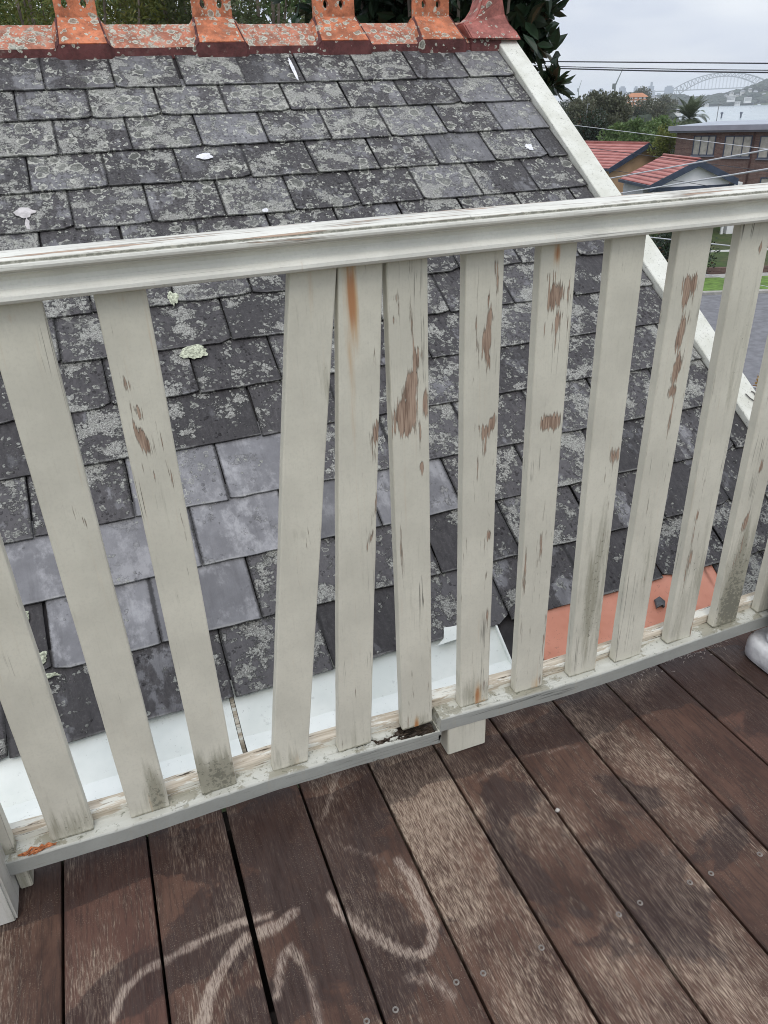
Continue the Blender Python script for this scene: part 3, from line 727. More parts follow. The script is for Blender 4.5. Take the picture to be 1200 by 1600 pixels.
wet_shades = [(300, 1500, .10, .035, .9), (400, 1400, .12, .05, .8), (560, 1420, .05, .09, .55), (440, 1300, .11, .035, .8), (70, 1350, .13, .022, .9), (610, 1230, .10, .02, .5), (790, 1240, .06, .05, .7),
        (930, 1130, .09, .05, .5), (1040, 1420, .06, .08, .8), (810, 1350, .04, .06, .6), (1180, 1060, .09, .05, .5), (600, 1500, .07, .08, .7), (180, 1560, .05, .04, .3), (850, 1090, .15, .018, .9), (1060, 1040, .2, .02, .9), (455, 1560, .10, .06, .6), (700, 1320, .08, .1, -.9), (200, 1400, .1, .08, -.5), (20, 1560, .06, .1, -.4)]
wet_shades = [(*deckpt(a, b), c, d, e) for a, b, c, d, e in wet_shades] + [(x * .2, .945 + .02 * math.sin(x * 3.3), .13, .030 + .012 * math.sin(x * 5), 1.1) for x in range(-2, 8)]  # strips along the bottom rail paint its contact shadow over damp stains
def seg_d(px, py, c):
    best = 9
    for (ax, ay), (bx, by) in zip(c[:-1], c[1:]):
        dx, dy = bx - ax, by - ay; t = max(0, min(1, ((px - ax) * dx + (py - ay) * dy) / (dx * dx + dy * dy + 1e-12)))
        best = min(best, math.hypot(px - ax - dx * t, py - ay - dy * t))
    return best
mb = MB(); A = {k_: [] for k_ in ('rnd', 'worn', 'curl', 'wet_shade', 'red')}
worn_px = {620: .15, 770: .95, 900: .55, 1030: .35, 560: .25, 90: .3, 300: .35}
ys = [-1.6, -1.0, -.5, 0, .2] + [.28 + i * .0085 for i in range(90)]
ys = [y for y in ys if y < 1.03] + [1.035, 1.085]
nbd = len(edges_x) - 1
for bi in range(nbd):
    g = .0024 if abs(edges_x[bi] - .025 * H) > .01 else .0042
    g2 = .0024 if abs(edges_x[bi + 1] - .025 * H) > .01 else .0042
    x0, x1 = edges_x[bi] + g, edges_x[bi + 1] - g2
    cb = (x0 + x1) / 2
    ki = bi - edges_x.index(min(edges_x, key=lambda e: abs(e - .276 * H)))   # board 0 = palest one
    worn = {0: .86, 1: .62, 2: .60, 3: .5, 4: .25, 5: .15, -1: .42, -2: .42, -3: .45, -4: .35, -5: .3}.get(ki, .25)
    red = {5: .8, 4: .35, -4: .9, -3: .35, 6: .5, -2: .2}.get(ki, .15)
    rr = random.random(); nxs = 15
    xs = [x0, x0 + .002] + [x0 + .002 + (x1 - x0 - .004) * i / nxs for i in range(1, nxs)] + [x1 - .002, x1]
    base = len(mb.v); vs = []; m = len(xs) + 2
    for y in ys:
        cup = random.uniform(-.0003, .0003)
        vs.append((x0, y, -.024))
        for i, x in enumerate(xs):
            zz = -.0016 if i in (0, len(xs) - 1) else .0007 * math.cos((x - cb) / (x1 - x0) * 6.28) * 0 + .0
            vs.append((x, y, zz))
        vs.append((x1, y, -.024))
        for x in [x0] + xs + [x1]:
            cu = 0
            if y > .3 and x < 1.2:
                for c_, w_, am in curls:
                    d = seg_d(x, y, c_)
                    if d < w_ * 2: cu = max(cu, am * (1 - sstep(w_ * .4, w_ * 1.25, d)))
            wt = 0
            for ax, ay, rx, r_y, am in wet_shades:
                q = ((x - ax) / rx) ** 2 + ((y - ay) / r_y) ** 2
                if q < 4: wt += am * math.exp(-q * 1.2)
            A['curl'].append(cu); A['wet_shade'].append(wt); A['rnd'].append(rr); A['worn'].append(worn); A['red'].append(red)
    fs = []
    for j in range(len(ys) - 1):
        for i in range(m - 1): fs.append((j * m + i, j * m + i + 1, (j + 1) * m + i + 1, (j + 1) * m + i))
    fs.append(tuple(range(m - 1, -1, -1))); fs.append(tuple((len(ys) - 1) * m + i for i in range(m)))
    mb.add(vs, fs)
me = mb.mesh('deck')
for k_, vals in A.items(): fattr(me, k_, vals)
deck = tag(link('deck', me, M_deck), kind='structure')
M_dark = simple('dark_underdeck', (.02, .016, .014), .95, .3, 10)
mb = MB()
for y in (.15, .62, 1.0): mb.box(-1.3, 2.3, y - .022, y + .022, -.14, -.0245)
mb.box(-1.3, 2.3, -1.6, 1.0, -.16, -.1405)  # near-black sheet below the joists, painted darkness behind the board gaps
mb.build('joists_and_dark_sheet', M_dark, deck)
# deck screws
M_screw = simple('screw_steel', (.20, .18, .16), .45, .3, 90)
scr = MB(); n = 14; vs = []
for r_, z in ((.0048, .0004), (.0044, .0013), (.0024, .0010), (.0018, -.0012)):
    for i in range(n): vs.append((r_ * math.cos(6.2832 * i / n), r_ * math.sin(6.2832 * i / n), z))
fs = [(k_ * n + i, k_ * n + (i + 1) % n, (k_ + 1) * n + (i + 1) % n, (k_ + 1) * n + i) for k_ in range(3) for i in range(n)] + [tuple(3 * n + i for i in range(n))]
scr.add(vs, fs); scm = scr.mesh('screw')
for q in ((755, 1521), (713, 1535), (618, 1578), (846, 1481), (967, 1429), (1000, 1411), (1078, 1379), (1111, 1365), (1187, 1335), (573, 1596)):
    p = hz(*q, 0); link('screw', scm, M_screw, deck, (p.x, p.y, 0))
m_ = MB(); p = hz(871, 1266, .004)
for i in range(1): m_.tube([(p.x - .004, p.y, .003), (p.x, p.y, .0045), (p.x + .004, p.y, .003)], [.002, .0042, .002], 8)
tag(m_.build('pebble', simple('pale_pebble', (.45, .42, .38), .8, .2, 90), smooth=True), 'tiny pale pebble resting on the gap between deck boards', 'pebble')

# ================================================================== 4. BALUSTRADE
bal = empty('balustrade', (0, .975, 0), 'weathered cream timber balustrade with loose leaning balusters and a rotten bottom rail', 'balustrade')
YF = .87 * H; YB = .857 * H; TH = .031
ztab = [(-1.2, .051), (-.293, .0499), (-.121, .0440), (.107, .0500), (.247, .0473), (.398, .0387)]
ztab2 = [(.40, .0640), (.534, .0579), (.612, .0546), (.735, .0540), (.878, .0610), (1.003, .0672), (1.09, .0695), (2.2, .085)]
def interp(tab, x):
    for (a, b), (c, d) in zip(tab[:-1], tab[1:]):
        if x <= c or (c, d) == tab[-1]: return b + (d - b) * max(0, min(1, (x - a) / (c - a)))
    return tab[-1][1]
XB = .396 * H
def zlow(x): q = x / H; return (interp(ztab, q) if x < XB else interp(ztab2, q)) * H
# bottom rail: swept section with attributes
def lowrail(x0, x1, rot=False):
    n = int((x1 - x0) / .003); vs = []; AT = {q: [] for q in ('peel', 'grime', 'rust', 'top', 'rot')}
    yb, yk = YB, YB + .075; nt_ = 26
    sec = [(yb, 0), (yb, .010), (yb, .020), (yb, TH - .003)] + [(yb + .003 + (yk - yb - .003) * (q / nt_), TH) for q in range(nt_ + 1)] + [(yk, 0)]
    for i in range(n + 1):
        x = x0 + (x1 - x0) * i / n; zb = zlow(x) + .0009 * fbm(x * 6, 1)
        for j, (y, z) in enumerate(sec):
            top = 1 if 4 <= j < len(sec) - 1 else 0
            dz = .0006 * fbm(x * 40, y * 60); dx = dy = 0; rv_ = 0
            if top:
                dz += .0012 * max(0, fbm(x * 22, y * 90, 4))
                if rot:
                    u_, v_ = x / H, (y - yb)
                    main = sstep(.318, .338, u_ + .016 * fbm(x * 50, y * 60, 3)) * sstep(.004, .009, v_ + .004 * fbm(x * 70, 2, 9))
                    crack = sstep(.0045, .0, abs(v_ - .020 - .010 * fbm(x * 28, 4, 2))) * sstep(.19, .25, u_)
                    crack2 = sstep(.003, .0, abs(v_ - .010 - .008 * fbm(x * 35, 9, 2))) * sstep(.24, .29, u_) * (1 if fbm(x * 30, 1, 1) > 0 else 0)
                    hollow = sstep(.05, .30, fbm(x * 42, y * 55, 11)) * sstep(.24, .31, u_) * sstep(.006, .012, v_)
                    rv_ = max(main, crack, crack2 * .8, hollow * .9)
                    dz -= .013 * rv_ * (.8 + .5 * fbm(x * 90, y * 120, 1)) + (.003 * sstep(.30, .39, u_))
            elif rot and j <= 3 and x > .2 * H:
                cr_ = sstep(.16, .3, fbm(x * 34, z * 60, 6)); rv_ = cr_ * .35 * sstep(.2, .3, x / H)
            if rot and x > .375 * H: dx = .007 * fbm(y * 130, z * 200, 1) * sstep(.375, .395, x / H)
            if not rot and x < x0 + .08 and top and y < yb + .03: dz -= .004 * max(0, fbm(x * 60, y * 40, 3)) * (1 - (x - x0) / .08)
            if j == 3: dz -= .0012 * max(0, fbm(x * 45, 3, 3)); dy = .001 * max(0, fbm(x * 38, 7, 3))
            vs.append((x + dx, y + dy, zb + z + dz))
            AT['peel'].append(.12 if top else .05); AT['grime'].append(.12); AT['rust'].append(0); AT['top'].append(top); AT['rot'].append(rv_)
    m = len(sec); fs = []
    for i in range(n):
        for j in range(m): fs.append((i * m + j, (i + 1) * m + j, (i + 1) * m + (j + 1) % m, i * m + (j + 1) % m))
    fs += [tuple(range(m)), tuple(n * m + j for j in range(m - 1, -1, -1))]
    m_ = MB(); m_.add(vs, fs); me = m_.mesh('bottom_rail')
    for q, v_ in AT.items(): fattr(me, q, v_)
    return link('bottom_rail', me, M_low, bal)
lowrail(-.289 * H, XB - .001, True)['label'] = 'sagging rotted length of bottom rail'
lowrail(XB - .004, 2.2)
# jagged slivers in the hollow
m_ = MB()
for i in range(34):
    x = random.uniform(.30, .392) * H; y = YB + random.uniform(.006, .034); z = zlow(x - .01) + TH - .008
    m_.tube([(x - random.uniform(.006, .014), y, z - .003), (x, y + .001, z + random.uniform(-.001, .004)), (x + .008, y + random.uniform(-.002, .002), z)], [.0012, .0018, .0004], 5)
m_.build('rotten_splinters', M_rot, bal)
# batten behind the balusters
for x0, x1 in ((-.289 * H, .398 * H), (.398 * H, 2.2)):
    n = int((x1 - x0) / .02); vs = []
    for i in range(n + 1):
        x = x0 + (x1 - x0) * i / n; zt = (zlow(min(x, XB - .01)) if x < XB else zlow(x)) + TH
        j1, j2 = .0012 * fbm(x * 20, 1), .0012 * fbm(x * 22, 8)
        for y, z in ((YF + .022, -.001), (YF + .0225, .015 + j1), (YF + .025, .018 + j2), (YF + .046, .020 + j1), (YF + .046, -.001)): vs.append((x, y, zt + z))
    fs = [(i * 5 + j, (i + 1) * 5 + j, (i + 1) * 5 + (j + 1) % 5, i * 5 + (j + 1) % 5) for i in range(n) for j in range(5)] + [tuple(range(5)), tuple(n * 5 + j for j in range(4, -1, -1))]
    m_ = MB(); m_.add(vs, fs); m_.build('batten', M_bare, bal)
# blocks under the rail
def attrs0(o, g=.2, p=0):
    n = len(o.data.vertices); fattr(o.data, 'peel', [p] * n); fattr(o.data, 'grime', [g] * n); fattr(o.data, 'rust', [0.] * n)
m_ = MB(); m_.box(.411 * H, .484 * H, .8585 * H, .8585 * H + .06, .001, zlow(.44 * H) + .001); attrs0(m_.build('support_block', M_bal, bal, bevel=.002))
m_ = MB(); m_.box(-.2815 * H, -.264 * H, .870 * H, .90 * H, .001, zlow(-.27 * H)); attrs0(m_.build('support_block', M_bal, bal, bevel=.0015), .5)
# newel post at the left, another at the right end
m_ = MB(); m_.box(-.375 * H, -.283 * H, .8175 * H, .905 * H, .001, .835 * H); attrs0(m_.build('newel_post', M_post, bal, bevel=.004), .35, .05)
m_ = MB(); m_.box(2.2, 2.3, .93, 1.03, .001, 1.1); attrs0(m_.build('newel_post', M_post, bal, bevel=.004), .35, .05)

# handrail: moulded section
ZR = .8385 * H; YC = YF + .014
half = [(-28, 0), (-33, 1.5), (-35.5, 5), (-35, 9.5), (-31, 12.5), (-29.5, 13.6), (-25, 16), (-22, 20.5), (-21.6, 25), (-24, 29.5), (-28.5, 32.4), (-33.6, 33.4), (-33.8, 35.0), (-37, 35.4), (-40, 38), (-40.6, 41), (-39.6, 43.8), (-37.4, 45.4), (-35.2, 44.6), (-34.6, 46.8), (-33, 48.2), (-26, 50.4), (-14, 52.6), (0, 53.4)]
sec = half + [(-a, b) for a, b in reversed(half[:-1])]
def toprail(x0, x1, dz=0, dy=0):
    n = int((x1 - x0) / .02); vs = []; m = len(sec); P = []; G = []
    for i in range(n + 1):
        x = x0 + (x1 - x0) * i / n
        wob = .0015 * fbm(x * 1.2, 5)
        for j, (a, b) in enumerate(sec):
            vs.append((x, YC + a * .001 + dy + .0003 * fbm(x * 15, j), ZR + b * .001 + wob + dz + .0003 * fbm(x * 18, j, 3)))
            t = b > 46; P.append((.33 if a < -20 else .40) + .12 * fbm(x * 4, a * .05) if t else (.20 if 35 < b < 44 else (.10 if b < 12 else .0))); G.append(1.3 if a < 0 and (44.4 < b < 47 ) else (.3 if t else .1))
    fs = [(i * m + j, (i + 1) * m + j, (i + 1) * m + (j + 1) % m, i * m + (j + 1) % m) for i in range(n) for j in range(m)] + [tuple(range(m)), tuple(n * m + j for j in range(m - 1, -1, -1))]
    m_ = MB(); m_.add(vs, fs); me = m_.mesh('top_rail', True); me.set_sharp_from_angle(angle=R(26)); fattr(me, 'peel', P); fattr(me, 'grime', G); fattr(me, 'rust', [0.] * len(P))
    return link('top_rail', me, M_rail, bal)
xj = hit(148, 452, (0, 1, 0), YF - .02).x
toprail(-1.1, 2.32)

# balusters -----------------------------------------------------------
# each: x of left edge at the top, at the bottom, width, features (kind, photo x, photo y, half w, half h, strength, shear)
BAL = [
 (-.327, -.327, .058, []),
 (-.221, -.221, .058, [('g', 100, 1300, 40, 20, .6, 0)]),
 (-.112, -.110, .0570, [('r', 15, 497, 8, 5, .35, 0), ('c', 95, 690, 3, 60, .3, -.25), ('c', 128, 810, 3, 22, .55, -.25), ('c', 133, 880, 3, 18, .5, -.25), ('g', 245, 1240, 12, 40, .8, 0), ('r', 236, 1255, 6, 15, .3, 0)]),
 (-.003, -.003, .0545, [('r', 190, 468, 6, 5, .25, 0), ('c', 187, 530, 3, 20, .45, -.2), ('p', 200, 602, 5, 14, .75, -.2), ('p', 214, 643, 3.5, 16, .8, -.3), ('p', 226, 690, 5, 26, 1, -.25), ('p', 236, 735, 3, 26, .6, -.2), ('c', 252, 700, 16, 60, .42, -.2), ('c', 262, 730, 8, 45, .5, -.2), ('g', 345, 1215, 30, 30, 1.0, 0)]),
 (.2125, .1095, .0575, [('r', 486, 450, 5, 40, .42, 0), ('g', 512, 610, 10, 45, .55, 0), ('g', 468, 835, 16, 12, .5, 0), ('r', 463, 1188, 4, 12, .55, 0), ('g', 455, 1190, 28, 18, .5, 0)]),
 (.2715, .2190, .0565, [('r', 549, 465, 8, 60, 1.15, 0), ('r', 547, 560, 6, 60, .55, 0), ('r', 546, 650, 8, 60, .25, 0), ('c', 586, 560, 5, 50, .5, .25), ('p', 590, 672, 6, 20, .95, .25), ('c', 585, 720, 3, 28, .6, .1), ('p', 588, 790, 4, 34, .85, .2), ('p', 580, 838, 3.5, 22, .75, .35), ('c', 571, 740, 3, 10, .5, 0), ('g', 560, 1150, 30, 26, .3, 0)]),
 (.3315, .3325, .0545, [('c', 615, 466, 2.5, 6, .7, 0), ('p', 615, 500, 2.5, 9, .7, 0), ('p', 653, 560, 5, 24, 1, .12), ('p', 640, 608, 9, 26, 1.15, .25), ('p', 632, 648, 12, 28, 1.3, .1), ('p', 634, 672, 7, 10, .9, 0), ('p', 663, 632, 3.5, 22, .8, 0), ('p', 659, 675, 3, 28, .75, 0), ('p', 660, 730, 3.5, 9, .9, 0), ('c', 640, 745, 14, 26, .32, 0), ('r', 651, 1133, 3.5, 10, 1.1, 0), ('g', 655, 1128, 24, 10, .5, 0), ('c', 665, 1125, 16, 10, .35, 0)]),
 (.4375, .4390, .0545, [('c', 763, 470, 3, 16, .85, 0), ('p', 766, 498, 4.5, 20, .95, .1), ('p', 762, 530, 5, 28, 1.05, .05), ('p', 764, 562, 2.5, 20, .8, -.08), ('c', 747, 548, 3, 45, .62, 0), ('c', 741, 590, 3, 14, .7, 0), ('c', 781, 540, 2.5, 25, .6, 0), ('p', 767, 664, 5, 14, .95, .35), ('p', 758, 676, 6, 12, 1, 0), ('p', 748, 668, 4, 14, .75, -.45), ('p', 757, 700, 2.5, 24, .8, 0), ('c', 770, 720, 3, 34, .75, 0), ('p', 764, 836, 3, 8, .9, 0), ('c', 745, 690, 12, 40, .3, 0), ('r', 746, 1088, 4.5, 16, 1.15, 0), ('r', 757, 1098, 6, 8, .8, 0), ('c', 758, 1068, 3, 26, .85, 0), ('g', 742, 1085, 18, 25, .45, 0)]),
 (.5455, .5465, .0545, [('r', 871, 396, 5, 16, 1.1, 0), ('r', 870, 425, 6, 20, .3, 0), ('c', 868, 432, 12, 12, .75, 0), ('p', 870, 462, 11, 24, 1.05, .05), ('p', 872, 500, 6, 22, 1.0, .12), ('c', 867, 540, 4, 26, .62, .1), ('p', 861, 660, 13, 12, 1.0, 0), ('c', 855, 664, 16, 12, .5, 0), ('c', 852, 500, 3, 20, .6, 0), ('c', 832, 930, 3, 60, .5, .1), ('r', 836, 1070, 8, 10, .55, 0), ('c', 845, 1060, 12, 14, .45, 0)]),
 (.6535, .6575, .0555, [('c', 968, 460, 5, 30, .3, 0), ('p', 960, 712, 7, 13, .78, 0), ('c', 955, 730, 12, 25, .42, 0), ('c', 948, 800, 5, 60, .5, .1), ('g', 930, 900, 18, 70, .7, 0), ('r', 934, 1035, 4, 12, .85, 0), ('g', 925, 990, 24, 50, .4, 0)]),
 (.7655, .7540, .0575, [('p', 1079, 444, 9, 14, 1.05, 0), ('p', 1074, 462, 5, 14, .9, .1), ('c', 1085, 462, 14, 20, .42, 0), ('p', 1064, 522, 4.5, 26, 1.0, .2), ('c', 1082, 520, 4, 22, .35, 0), ('p', 1058, 575, 5, 22, .95, .15), ('p', 1050, 612, 6, 10, .85, 0), ('c', 1048, 650, 3, 40, .75, .05), ('g', 1010, 900, 18, 60, .45, 0), ('c', 1075, 410, 2, 3, .8, 0)]),
 (.8735, .8715, .0555, [('c', 1187, 388, 4, 6, .7, 0), ('g', 1150, 560, 22, 90, .45, 0), ('c', 1165, 570, 3, 25, .6, .1), ('c', 1090, 805, 3, 10, .9, .2), ('g', 1085, 900, 22, 70, .5, 0), ('c', 1083, 982, 4, 10, .9, 0)]),
 (.9815, .9790, .0555, [('c', 1190, 730, 3, 12, .8, .2), ('c', 1166, 815, 4, 16, .85, .3), ('g', 1150, 900, 20, 60, .9, 0), ('g', 1140, 955, 22, 25, 1.0, 0), ('c', 1150, 880, 5, 40, .6, .1)]),
 (1.0895, 1.0875, .0555, [('g', 1200, 900, 20, 60, .3, 0)]),
]
x_ = 1.197
while x_ < 1.93: BAL.append((x_, x_, .0555, [])); x_ += .108
def baluster(xt, xb, wd, feats, T=.0185):
    xt *= H; xb *= H; wd *= H; zt = ZR + .002; cb_ = (xb + wd / 2)
    zb = zlow(min(cb_, XB - .008) if cb_ < XB - .01 else cb_) + TH + .0006
    if abs(xb / H - .3325) < .01: zb += .012
    F = []
    for kd, px, py, a, b, st, sh in feats:
        p = hit(px, py, (0, 1, 0), YF); dist = (p - CAM).length; mm = dist / FPX
        el = math.asin((H - p.z) / dist); F.append((kd, p.x, p.z, a * mm * (2.0 if kd in 'pc' else 1.25), b * mm * 1.3 / max(.6, math.cos(el)), st * (.84 if kd in 'pc' else 1.0), sh))
    nx, nz_ = 16, 190 if feats else 24; ch = .0022
    xs = [(0, T), (0, ch), (ch * .35, ch * .3), (ch, 0)] + [(ch + (wd - 2 * ch) * i / nx, 0) for i in range(1, nx)] + [(wd - ch, 0), (wd - ch * .35, ch * .3), (wd, ch), (wd, T)]
    m = len(xs); vs = []; P = []; G = []; Rr = []; Ck = []
    ph = random.uniform(0, 50); old = {.3315: .30, .2715: .22, .4375: .36, .5455: .30, .6535: .26, .7655: .34, .8735: .32, .9815: .36, 1.0895: .3, -.003: .16}.get(round(xt / H, 4), .08)
    for k_ in range(nz_ + 1):
        t = k_ / nz_; z = zb + (zt - zb) * t; xl = xb + (xt - xb) * t + .0006 * fbm(z * 6, ph)
        for j, (a, b) in enumerate(xs):
            x = xl + a; vs.append((x, YF + b + .0005 * fbm(z * 4, ph, 2), z))
            p = g = r_ = 0
            if j > 1 and j < m - 2:
                for kd, fx, fz, rx, rz_, st, sh in F:
                    dz = z - fz; dx = x - fx - sh * dz
                    if abs(dz) > 2.2 * rz_ or abs(dx) > 2.4 * rx: continue
                    q = (dx / rx) ** 2 + (dz / rz_) ** 2; e = math.exp(-q * 1.1) * st
                    if kd in 'pc': p = max(p, e * (1 if kd == 'p' else .85))
                    elif kd == 'r': r_ = max(r_, e)
                    else: g += e
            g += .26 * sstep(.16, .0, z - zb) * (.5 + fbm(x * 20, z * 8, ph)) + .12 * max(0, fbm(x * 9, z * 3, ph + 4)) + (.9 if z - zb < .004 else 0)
            if j <= 1 or j >= m - 2: g += .1
            if 1 < j < m - 2: p = max(p, old * (.32 + .8 * fbm(x * 30, z * 2.2, ph + 9)))
            P.append(p); G.append(g); Rr.append(r_); Ck.append(old * .8 + .25 * fbm(z * 3, ph))
    fs = [(k_ * m + j, k_ * m + (j + 1) % m, (k_ + 1) * m + (j + 1) % m, (k_ + 1) * m + j) for k_ in range(nz_) for j in range(m)] + [tuple(range(m - 1, -1, -1)), tuple(nz_ * m + j for j in range(m))]
    m_ = MB(); m_.add(vs, fs); me = m_.mesh('baluster'); fattr(me, 'crack', Ck); fattr(me, 'peel', P); fattr(me, 'grime', G); fattr(me, 'rust', Rr)
    return link('baluster', me, M_bal, bal)
for b_ in BAL: baluster(*b_)
# orange rotten fibres at the rail's left end
m_ = MB(); p0 = hit(48, 1333, (0, 0, 1), zlow(-.27 * H) + TH + .003)
for i in range(12):
    a = random.uniform(-.02, .028); m_.tube([(p0.x + a, p0.y + random.uniform(-.004, .006), p0.z - .002), (p0.x + a + .012, p0.y + random.uniform(-.002, .008), p0.z + random.uniform(0, .004)), (p0.x + a + .022, p0.y + random.uniform(.0, .008), p0.z - .001)], [.0008, .0022, .0006], 5)
m_.build('splintered_fibres', simple('orange_fibre', (.42, .15, .06), .9, .5, 120), bal)

# ================================================================== 5. WHITE ORNAMENT ON A PLINTH (right edge of the deck)
k = M('white_glaze', .35, .5); v = k.obj(); nn = k.noise(v, 22, 5, .65)
k.color(k.mix(k.ss(nn, .35, .68), (.60, .60, .61), (.82, .82, .82))); k.bump(k.noise(v, 60, 4), .002); M_glz = k.mat
pc = hz(1161, 1032, 0); PLH = .055
orn = empty('garden_ornament', (0, 0, 0), 'white twisted ceramic ornament on a rounded plinth at the right end of the deck', 'ornament')
def superloop(cx, cy, a, n_, z, tw=0, lob=0, nl=8, N=64):
    o_ = []
    for i in range(N):
        t = 2 * math.pi * i / N; c_, s_ = math.cos(t), math.sin(t)
        r_ = a / (abs(c_) ** n_ + abs(s_) ** n_) ** (1 / n_)
        r_ *= 1 + lob * abs(math.sin(nl / 2 * (t + tw)))
        o_.append((cx + r_ * c_, cy + r_ * s_, z))
    return o_
def rings(rl, name, mat, par):
    N = len(rl[0]); m_ = MB(); m_.add([p for r_ in rl for p in r_], [(k_ * N + i, k_ * N + (i + 1) % N, (k_ + 1) * N + (i + 1) % N, (k_ + 1) * N + i) for k_ in range(len(rl) - 1) for i in range(N)] + [tuple(range(N - 1, -1, -1)), tuple((len(rl) - 1) * N + i for i in range(N))])
    return m_.build(name, mat, par, smooth=True)
oa = .088; ocx, ocy = pc.x + oa + .008, pc.y - .058
rings([superloop(ocx, ocy, oa * f_, 5, z) for f_, z in ((.93, .001), (.99, .006), (1.0, .02), (.995, .04), (.96, .05), (.90, .055))], 'plinth', M_glz, orn)
rl = []
for i in range(70):
    z = .0555 + i * .0068; t = i / 69
    rr_ = .052 + .022 * math.sin(min(1, t * 2.2) * 2.6) - .02 * sstep(.5, 1, t) + (.012 if i < 3 else 0)
    rl.append(superloop(ocx, ocy, rr_, 2, z, tw=z * 9, lob=.13, nl=9))
rings(rl, 'twisted_body', M_glz, orn)
rings([superloop(ocx, ocy, r_, 2, .52 + dz_) for r_, dz_ in ((.05, 0), (.085, .012), (.095, .03), (.09, .045), (.05, .052))], 'rim', M_glz, orn)

# lint and leaf crumbs swept against the rail
random.seed(60); m_ = MB()
for i in range(110):
    t = random.random(); px_ = 985 + 150 * t; py_ = 1052 - 46 * t + random.gauss(0, 6); p = hz(px_, py_, .002); a = random.uniform(0, 6.3); l = random.uniform(.0015, .0055)
    q = p + Vector((math.cos(a), math.sin(a), 0)) * l; r_ = q + Vector((math.cos(a + 1), math.sin(a + 1), 0)) * l * .7; m_.tube([p, q + Vector((0, 0, .002)), r_], [.0004, .0007, .0003], 4)
tag(m_.build('lint', simple('pale_lint', (.42, .36, .32), .9, .4, 200)), kind='stuff')
# ================================================================== 6. TREES
def leaf_mat(name, a, b, c, rough=.5):
    k = M(name, rough, .4); r_ = k.attr('rnd')
    col = k.mix(k.ss(r_, .0, .55), a, b); col = k.mix(k.ss(r_, .75, 1.0), col, c); k.color(col)
    tr = k.n('ShaderNodeBsdfTranslucent', {0: k.mix(.5, b, c)}); mx = k.n('ShaderNodeMixShader', {0: .22})
    k.t.links.new(k.b.outputs[0], mx.inputs[1]); k.t.links.new(tr.outputs[0], mx.inputs[2]); k.t.links.new(mx.outputs[0], k.out.inputs[0]); return k.mat
M_bark = simple('bark', (.13, .105, .085), .9, .35, 8)
def leaf(vs, fs, fr, p, d, n, L, W, r_):
    b = len(vs); s_ = d.cross(n).normalized() * W * .5
    vs += [p, p + d * L * .35 + s_, p + d * L * .7 + s_ * .8, p + d * L, p + d * L * .7 - s_ * .8, p + d * L * .35 - s_]
    c = n * W * .18
    vs[b + 1] = vs[b + 1] + c; vs[b + 2] = vs[b + 2] + c; vs[b + 4] = vs[b + 4] + c; vs[b + 5] = vs[b + 5] + c
    fs += [(b, b + 1, b + 2, b + 3), (b, b + 3, b + 4, b + 5)]; fr += [r_, r_]
def rv():
    while 1:
        v = Vector((random.uniform(-1, 1), random.uniform(-1, 1), random.uniform(-1, 1)))
        if .05 < v.length < 1: return v.normalized()
def tree(name, label, cat, base, top_c, rad, nclump, nleaf, L, W, mat, group=None, csize=.34, trunk=.2, upw=.35, holes=.0, limbs=7, seed=None, cl_pts=None):
    if seed is not None: random.seed(seed)
    root = empty(name, base, label, cat, group)
    base = Vector(base); top_c = Vector(top_c); rx, ry_, rz_ = rad
    cl = []
    for i in range(nclump):
        v = rv(); q = random.uniform(.35, 1) ** .5
        cl.append((top_c + Vector((v.x * rx * q, v.y * ry_ * q, v.z * rz_ * q)), csize * random.uniform(.65, 1.25) * min(rx, rz_ * 1.3)))
    if cl_pts: cl += cl_pts
    m_ = MB(); mid = base.lerp(top_c, .55) + Vector((random.uniform(-.1, .1) * rx, 0, 0))
    m_.tube([base - Vector((0, 0, .1)), base.lerp(mid, .5), mid, mid.lerp(top_c, .6)], [trunk, trunk * .8, trunk * .6, trunk * .3], 8)
    for i in range(limbs):
        e = cl[i % len(cl)][0]; s0 = base.lerp(mid, random.uniform(.7, 1)); m1 = s0.lerp(e, .5) + rv() * rx * .08
        m_.tube([s0, m1, e], [trunk * .4, trunk * .22, trunk * .06], 6)
    m_.build('trunk', M_bark, root, smooth=True)
    vs, fs, fr = [], [], []
    for c_, r_ in cl:
        tone = random.uniform(-.22, .22)
        for j in range(nleaf):
            v = rv(); q = random.random() ** .4; p = c_ + v * r_ * q
            d = (v + rv() * .9 + Vector((0, 0, upw))).normalized(); n = rv()
            n = (n - d * n.dot(d)).normalized()
            leaf(vs, fs, fr, p, d, n, L * random.uniform(.6, 1.2), W * random.uniform(.7, 1.2), max(0, min(1, random.random() * .75 + .12 + tone)))
    m_ = MB(); m_.add(vs, fs); me = m_.mesh('crown'); fattr(me, 'rnd', fr, 'FACE'); link('crown', me, mat, root)
    return root
L_dark = leaf_mat('glossy_dark_leaf', (.010, .022, .014), (.028, .055, .030), (.11, .055, .032), .22)
L_gum = leaf_mat('grey_green_leaf', (.035, .055, .022), (.085, .105, .042), (.19, .19, .10))
L_wat = leaf_mat('olive_leaf', (.05, .07, .015), (.14, .16, .035), (.26, .24, .07))
L_mid = leaf_mat('mid_green_leaf', (.04, .085, .025), (.115, .185, .060), (.22, .27, .11))
L_fig = leaf_mat('fig_leaf', (.045, .058, .036), (.115, .125, .075), (.22, .20, .15))
L_palm = leaf_mat('palm_frond', (.045, .065, .035), (.105, .135, .075), (.17, .19, .11))
L_yel = leaf_mat('lime_leaf', (.09, .12, .025), (.17, .20, .05), (.26, .25, .09))
L_far = leaf_mat('far_tree_green', (.020, .034, .024), (.045, .062, .040), (.085, .085, .055), .9)
L_och = leaf_mat('ochre_leaf', (.20, .11, .02), (.42, .24, .03), (.50, .20, .04))
